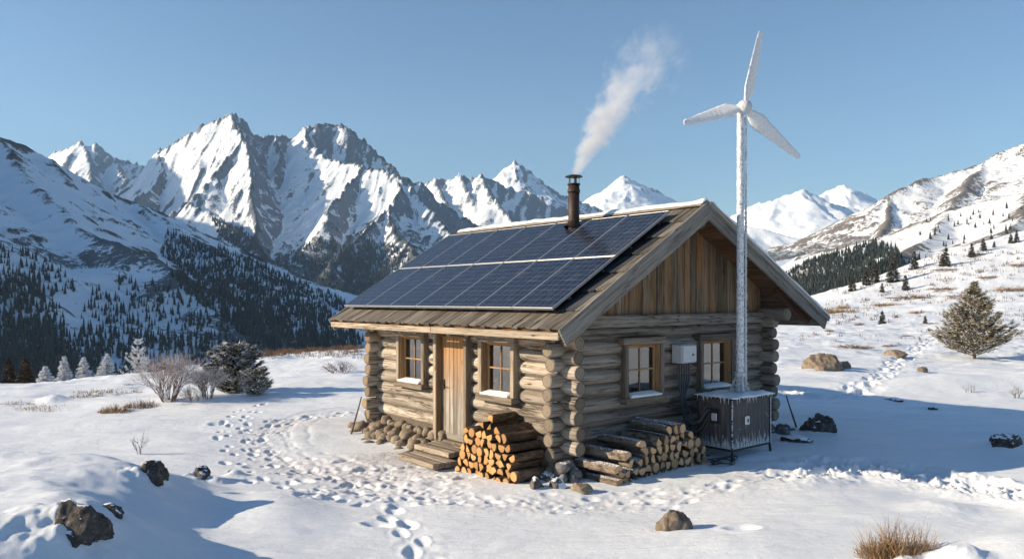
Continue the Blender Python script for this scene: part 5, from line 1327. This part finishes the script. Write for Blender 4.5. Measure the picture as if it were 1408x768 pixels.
rock(1136, 510, 52, 26, M_ROCKT, 'tan boulder on the snow behind the cabin at right', 17)
rock(1160, 508, 30, 15, M_ROCKB, 'darker stone against the right side of the tan boulder', 18, sub=4)
rock(1128, 596, 42, 30, M_ROCKD, 'dark angular rock in the cabin shadow right of the cabinet', 19)
rock(1386, 613, 42, 20, M_ROCKD, 'dark low rock in the shade near the right edge', 20)
rock(1098, 608, 36, 12, M_ROCKD, 'flat dark rock by the leaning pole at the cabin corner', 22, .9, 4)
rock(1234, 490, 32, 11, M_ROCKT, 'flat tan rock near the footprints left of the pine', 23, sub=4)
rock(1270, 512, 14, 8, M_ROCKT, 'tiny rusty stone left of the pine', 24, sub=3)
rock(1232, 551, 24, 5, M_ROCKD, 'thin dark stone flush with the shaded snow', 25, sub=3)
rock(1283, 563, 13, 6, M_ROCKD, 'small black stone in the shaded snow right of the tracks', 26, sub=3)
rock(1340, 652, 9, 3, M_ROCKB, 'pebble on the sunlit snow hump at right', 27, sub=3)
rock(737, 672, 24, 18, M_ROCKS, 'snow capped stone right of the door side woodpile', 28, 1.0, 4)
rock(768, 672, 22, 18, M_ROCKS, 'snow capped stone between the two woodpiles', 29, 1.1, 4)
rock(752, 660, 26, 16, M_ROCKS, 'rear snow capped stone left of the corner pier', 30, 1.15, 4)
rock(783, 660, 26, 18, M_ROCKS, 'snow capped stone at the foot of the corner pier', 31, 1.15, 4)
# ------------------------------------------------------------ trees and shrubs
rng = np.random.default_rng(77)
def put(e, px, py, label, cat='tree', group=None, rz=0, Y=None, sc=1, sink=0):
    if Y: g = P(px, py, Y)
    else: g = px_ground(px, py)
    e.location = (g.x, g.y, g.z-sink); e.rotation_euler = (0, 0, rz); e.scale = (sc,)*3; tag(e, label, cat, group); return g
g = px_ground(1340, 492); s = g.y/F
e = conifer('pine_tree', 106*s, 56*s, rng, M_NEEDLE_G, 30, 10, 70, .12, .026, .34, .02, 1.0, .16, .03, .06); put(e, 1340, 493, 'bushy golden green pine dusted with snow, alone at the right edge')
g = px_ground(322, 540); s = g.y/F
e = conifer('pine_tree', 68*s, 40*s, rng, M_NEEDLE_S, 18, 9, 80, .13, .035, .35, .12, .9, .05, .02, .05, top_round=1); put(e, 322, 541, 'round snow laden mountain pine beside the bare shrubs', sink=.05)
g2 = px_ground(350, 541)
e = conifer('pine_tree', 34*g2.y/F, 24*g2.y/F, rng, M_NEEDLE_S, 10, 10, 50, .09, .016, .3, .12, .9, .05, .02, .03, top_round=1); put(e, 352, 543, 'low snowy pine bush at the right foot of the round pine')
LT = [('frosted', 8, 498+0, 0, 0)]
def slopept(px, py, Y): return P(px, py, Y)
tall = [(190, 532, 75, 26, 58, M_NEEDLE_F, 'tallest frosted spruce with upswept layered white branches', 'layer'),
        (147, 532, 50, 20, 56, M_NEEDLE_F, 'frosted spruce just left of the tallest one', ''),
        (115, 532, 44, 18, 55, M_NEEDLE_F, 'frosted spruce in the middle of the white group', ''),
        (88, 532, 46, 15, 54, M_NEEDLE_F, 'narrow frosted spruce left in the white group', ''),
        (62, 534, 34, 17, 52, M_NEEDLE_F, 'small frosted bushy spruce next to the dark conifers', ''),
        (35, 534, 48, 15, 54, M_NEEDLE_B, 'dark brown conifer, right one of the dark pair', ''),
        (12, 536, 48, 14, 55, M_NEEDLE_B, 'dark brown conifer, left one of the dark pair', ''),
        (-18, 536, 44, 15, 55, M_NEEDLE_B, 'dark conifer cut by the left edge', '')]
for px, py, h, r, Y, mat, lab, kd in tall:
    s = Y/F; ybase = py+3
    e = conifer('spruce_tree', h*s, r*s, rng, mat, 11 if kd else 24, 7 if kd else 8, 60 if kd else 42, .12, .03, .1 if kd else .2, -.28 if kd else .30, .85, 0, .02, .06)
    put(e, px, ybase, lab, 'tree', 'spruces beyond the left bank', Y=Y)
# spruces scattered up the right hillside: one made, the rest copied
base_t = None
hillt = [(1228,388,36,M_NEEDLE_D,'tallest dark spruce on the near hillside beside the forest'), (1245,399,22,0,'short spruce just below the tallest hillside spruce'), (1257,370,26,0,'frosty spruce right of the tallest hillside spruce'),
         (1301,366,27,0,'rounded brown spruce alone in mid hillside'), (1296,366,18,0,'small spruce touching the rounded brown one on its left'), (1336,354,20,0,'spruce on the crest line, right of the rounded brown one'), (1352,344,17,0,'larger of the two little spruces near the crest bush'),
         (1398,333,17,0,'rightmost dark spruce on the crest'), (1390,334,13,0,'small spruce next to the rightmost one on the crest'), (1203,388,26,0,'slim spruce at the forest edge'), (1191,392,24,0,'second slim spruce inside the forest edge'), (1172,400,22,0,'spruce at the lower corner of the forest'),
         (1213,366,20,0,'pale spruce above the forest edge'), (1272,352,14,0,'small far spruce on the snowy hill'), (1213,402,14,0,'low spruce under the forest edge'), (1367,340,9,0,'tiny spruce on the crest between the pairs')]
for k, (px, py, h, _, lab) in enumerate(hillt):
    if k == 0:
        base_t = conifer('spruce_tree', 7.0, 1.75, rng, M_NEEDLE_D, 22, 7, 22, .5, .09, .1, .3, .8, 0, .03, .12); e = base_t
    else: e = copy_tree(base_t)
    g = px_ground(px, py, 60, 240); sc = h*g.y/F/7.0
    e.location = g-Vector((0, 0, .1)); e.scale = (sc*random.uniform(.9, 1.25), sc*random.uniform(.9, 1.25), sc); e.rotation_euler = (0, 0, k*1.7); tag(e, lab, 'tree', 'spruces on the right hillside')
# bare shrubs
def shrub(px, py, wpx, hpx, mat, lab, name='bare_shrub', stems=12, depth=5, seed=1, r=.018, Y=None):
    g = px_ground(px, py) if not Y else P(px, py, Y); s = g.y/F; rg = np.random.default_rng(seed)
    o = shrub_mesh(name, hpx*s, wpx*s*.5, rg, mat, stems, depth, r); o.location = (g.x, g.y, g.z); tag(o, lab, 'shrub'); return o
shrub(232, 552, 100, 66, M_TWIG, 'large leafless shrub with frosted purplish twigs', stems=34, seed=3, r=.013)
shrub(285, 548, 60, 44, M_TWIG, 'smaller leafless shrub left of the round snowy pine', stems=22, seed=4, r=.011)
shrub(192, 624, 24, 30, M_TWIG, 'tiny bare sapling behind the drift', 'bare_sapling', 4, 2, 5, .008)
shrub(268, 552, 40, 22, M_TWIG, 'low bare twigs between the two leafless shrubs', stems=8, depth=4, seed=6, r=.01)
shrub(355, 540, 40, 36, M_TWIG, 'white frosted twigs right of the snowy pine', stems=8, depth=4, seed=7, r=.009)
shrub(465, 512, 52, 15, M_TWIG, 'low twiggy shrub on the snow left of the cabin', stems=16, depth=3, seed=8, r=.012)
shrub(1398, 547, 20, 16, M_TWIG, 'sparse dark twigs at the right edge above the shade', stems=6, depth=3, seed=9, r=.008)
shrub(1330, 540, 26, 12, M_TWIG, 'faint thin twigs poking from the snow below the pine', stems=5, depth=3, seed=10, r=.004)
def tuft(px, py, wpx, hpx, n, lab, seed, mat=None, r=.0035, name='grass_tuft', lean=.8):
    g = px_ground(px, py); s = g.y/F; o = grass_mesh(name, hpx*s, wpx*s, n, np.random.default_rng(seed), mat or M_DRY, r, lean); o.location = (g.x, g.y, g.z); tag(o, lab, 'grass'); return o
tuft(1238, 764, 124, 104, 950, 'large tuft of dry golden grass in the lower right foreground', 1, r=.0042, lean=1.0)
tuft(1232, 764, 100, 40, 1200, 'matted brown grass at the foot of the big golden tuft', 2, M_SCRUB, .004, 'matted_grass', 1.6)
tuft(160, 565, 50, 24, 500, 'dry yellow grass clump left of the large leafless shrub', 3, r=.007)
tuft(195, 558, 50, 20, 420, 'dry reddish grass under the large leafless shrub', 4, M_SCRUB, .007)
tuft(75, 560, 110, 13, 420, 'pale dry grass strip on the bank at the far left', 5, r=.006)
tuft(122, 544, 60, 12, 300, 'dry grass along the snow bank below the frosted trees', 6, r=.009)
tuft(155, 537, 110, 10, 420, 'sparse brown grass along the crest of the left bank', 16, M_SCRUB, r=.009)
tuft(30, 553, 60, 9, 200, 'short dry grass at the left edge', 7, r=.008)
# heath patches on the hillside: a few meshes copied with their own size and label
hp = [(1150,430,72,20,'wide reddish heath patch just right of the roof'), (1262,410,84,13,'long reddish heath band in mid slope'), (1300,398,60,11,'heath band above the long one in mid slope'), (1222,420,50,11,'heath patch left of the long band'),
      (1175,478,62,12,'yellow brown brush on the snow above the tan boulder'), (1225,476,28,9,'small brush clump left of the flat tan rock'), (1160,424,22,12,'grey brush clump sticking up from the heath'), (1248,462,18,6,'tiny brush tuft in the open snow'),
      (1363,382,44,9,'heath patch above the pine'), (1395,400,60,14,'heath patch at the right edge level with the pine top'), (1402,366,30,8,'thin heath patch near the right crest'), (1182,447,18,9,'rusty brush tuft above the yellow brush'),
      (1265,430,34,8,'rusty brush tuft beneath the long heath band'), (1303,372,40,8,'brush around the foot of the rounded brown spruce'), (1345,350,26,9,'brush on the crest left of the little pair'), (1140,455,14,7,'little rusty tuft beside the roof edge'),
      (1206,388,40,6,'thin heath under the slim spruces'), (1280,445,30,5,'faint dry grass strip left of the pine'), (1330,408,70,7,'low heath strip just left of the pine top'), (1380,450,40,7,'dry brush behind the pine at right')]
proto = [grass_mesh('heath_brush', 1.0, 2.2, 420, np.random.default_rng(50+k), M_SCRUB if k else M_DRY, .018, 1.9) for k in range(3)]
used = set()
for k, (px, py, w_, h_, lab) in enumerate(hp):
    b = proto[k % 3]; o = b if (k % 3) not in used else b.copy()
    if (k % 3) in used: COL.objects.link(o)
    used.add(k % 3); g = px_ground(px, py); s = g.y/F; o.location = g; o.scale = (w_*s/2.2, w_*s/2.2*.9, h_*s*.9); tag(o, lab, 'brush', 'heath brush on the right slope')
# countless small dry sprigs poking through the snow
segs = []; rn = []; rg = np.random.default_rng(9)
def sprig_field(n, fx, fy, cond, hgt):
    c = 0
    for _ in range(n*6):
        if c >= n: break
        px = fx(); py = fy()
        g = px_ground(px, py)
        if g.y > 235 or not cond(g.x, g.y): continue
        c += 1; k = rg.integers(3, 9)
        for j in range(k):
            p = np.array([g.x+rg.normal()*.0012*g.y*2, g.y+rg.normal()*.1, g.z-.02]); h = hgt*g.y/F*rg.uniform(.4, 1); q = p+np.array([rg.normal()*.3*h, rg.normal()*.2*h, h]); segs.append((p, q, .00035*g.y, .0001*g.y)); rn.append(rg.random())
sprig_field(420, lambda: rg.uniform(1100, 1408), lambda: rg.uniform(345, 470), lambda x, y: float(fbm(np.array([x*.05]), np.array([y*.03]), 3, 6)[0]) > -.05, 5)
sprig_field(120, lambda: rg.uniform(340, 500), lambda: rg.uniform(481, 493), lambda x, y: True, 7)
V, T = sticks(segs); o = np_mesh('dry_sprigs', V, T, M_SCRUB, smooth=False, attrs={'rnd': np.repeat(rn, 6)}); tag(o, 'tiny dry sprigs poking through the snow', 'ground cover', kind='stuff')
# red-brown thicket behind the bank left of the cabin
for k, (px, w_, h_) in enumerate(((362, 40, 14), (398, 44, 13), (436, 42, 12), (475, 40, 12))):
    g = P(px, 492-(px-362)*.08, 41+k); s = g.y/F; o = shrub_mesh('thicket', h_*s, w_*s*.55, np.random.default_rng(90+k), M_SCRUB, 26, 3, .012); o.location = g-Vector((0, 0, .05))
    tag(o, ['reddish thicket just right of the snowy pine', 'second reddish thicket behind the snow bank', 'third reddish thicket, nearer the cabin', 'reddish thicket nearest the cabin corner'][k], 'shrub', 'reddish thickets along the bank')

# ------------------------------------------------------------ haze
hz = NT('haze_air'); hz.t.nodes.remove(hz.b); pv = hz.n('ShaderNodeVolumePrincipled'); pv.inputs['Density'].default_value = 0.000032; pv.inputs['Color'].default_value = (.50, .74, 1.0, 1)
pv.inputs['Anisotropy'].default_value = 0.2; hz.l(pv.outputs[0], hz.out.inputs['Volume'])
USE_HAZE = True
if USE_HAZE:
    o = MB().box(-9000, 9000, -700, 10500, -330, 2300).build('haze', hz.m); tag(o, 'clear cold valley air', 'haze', kind='stuff')
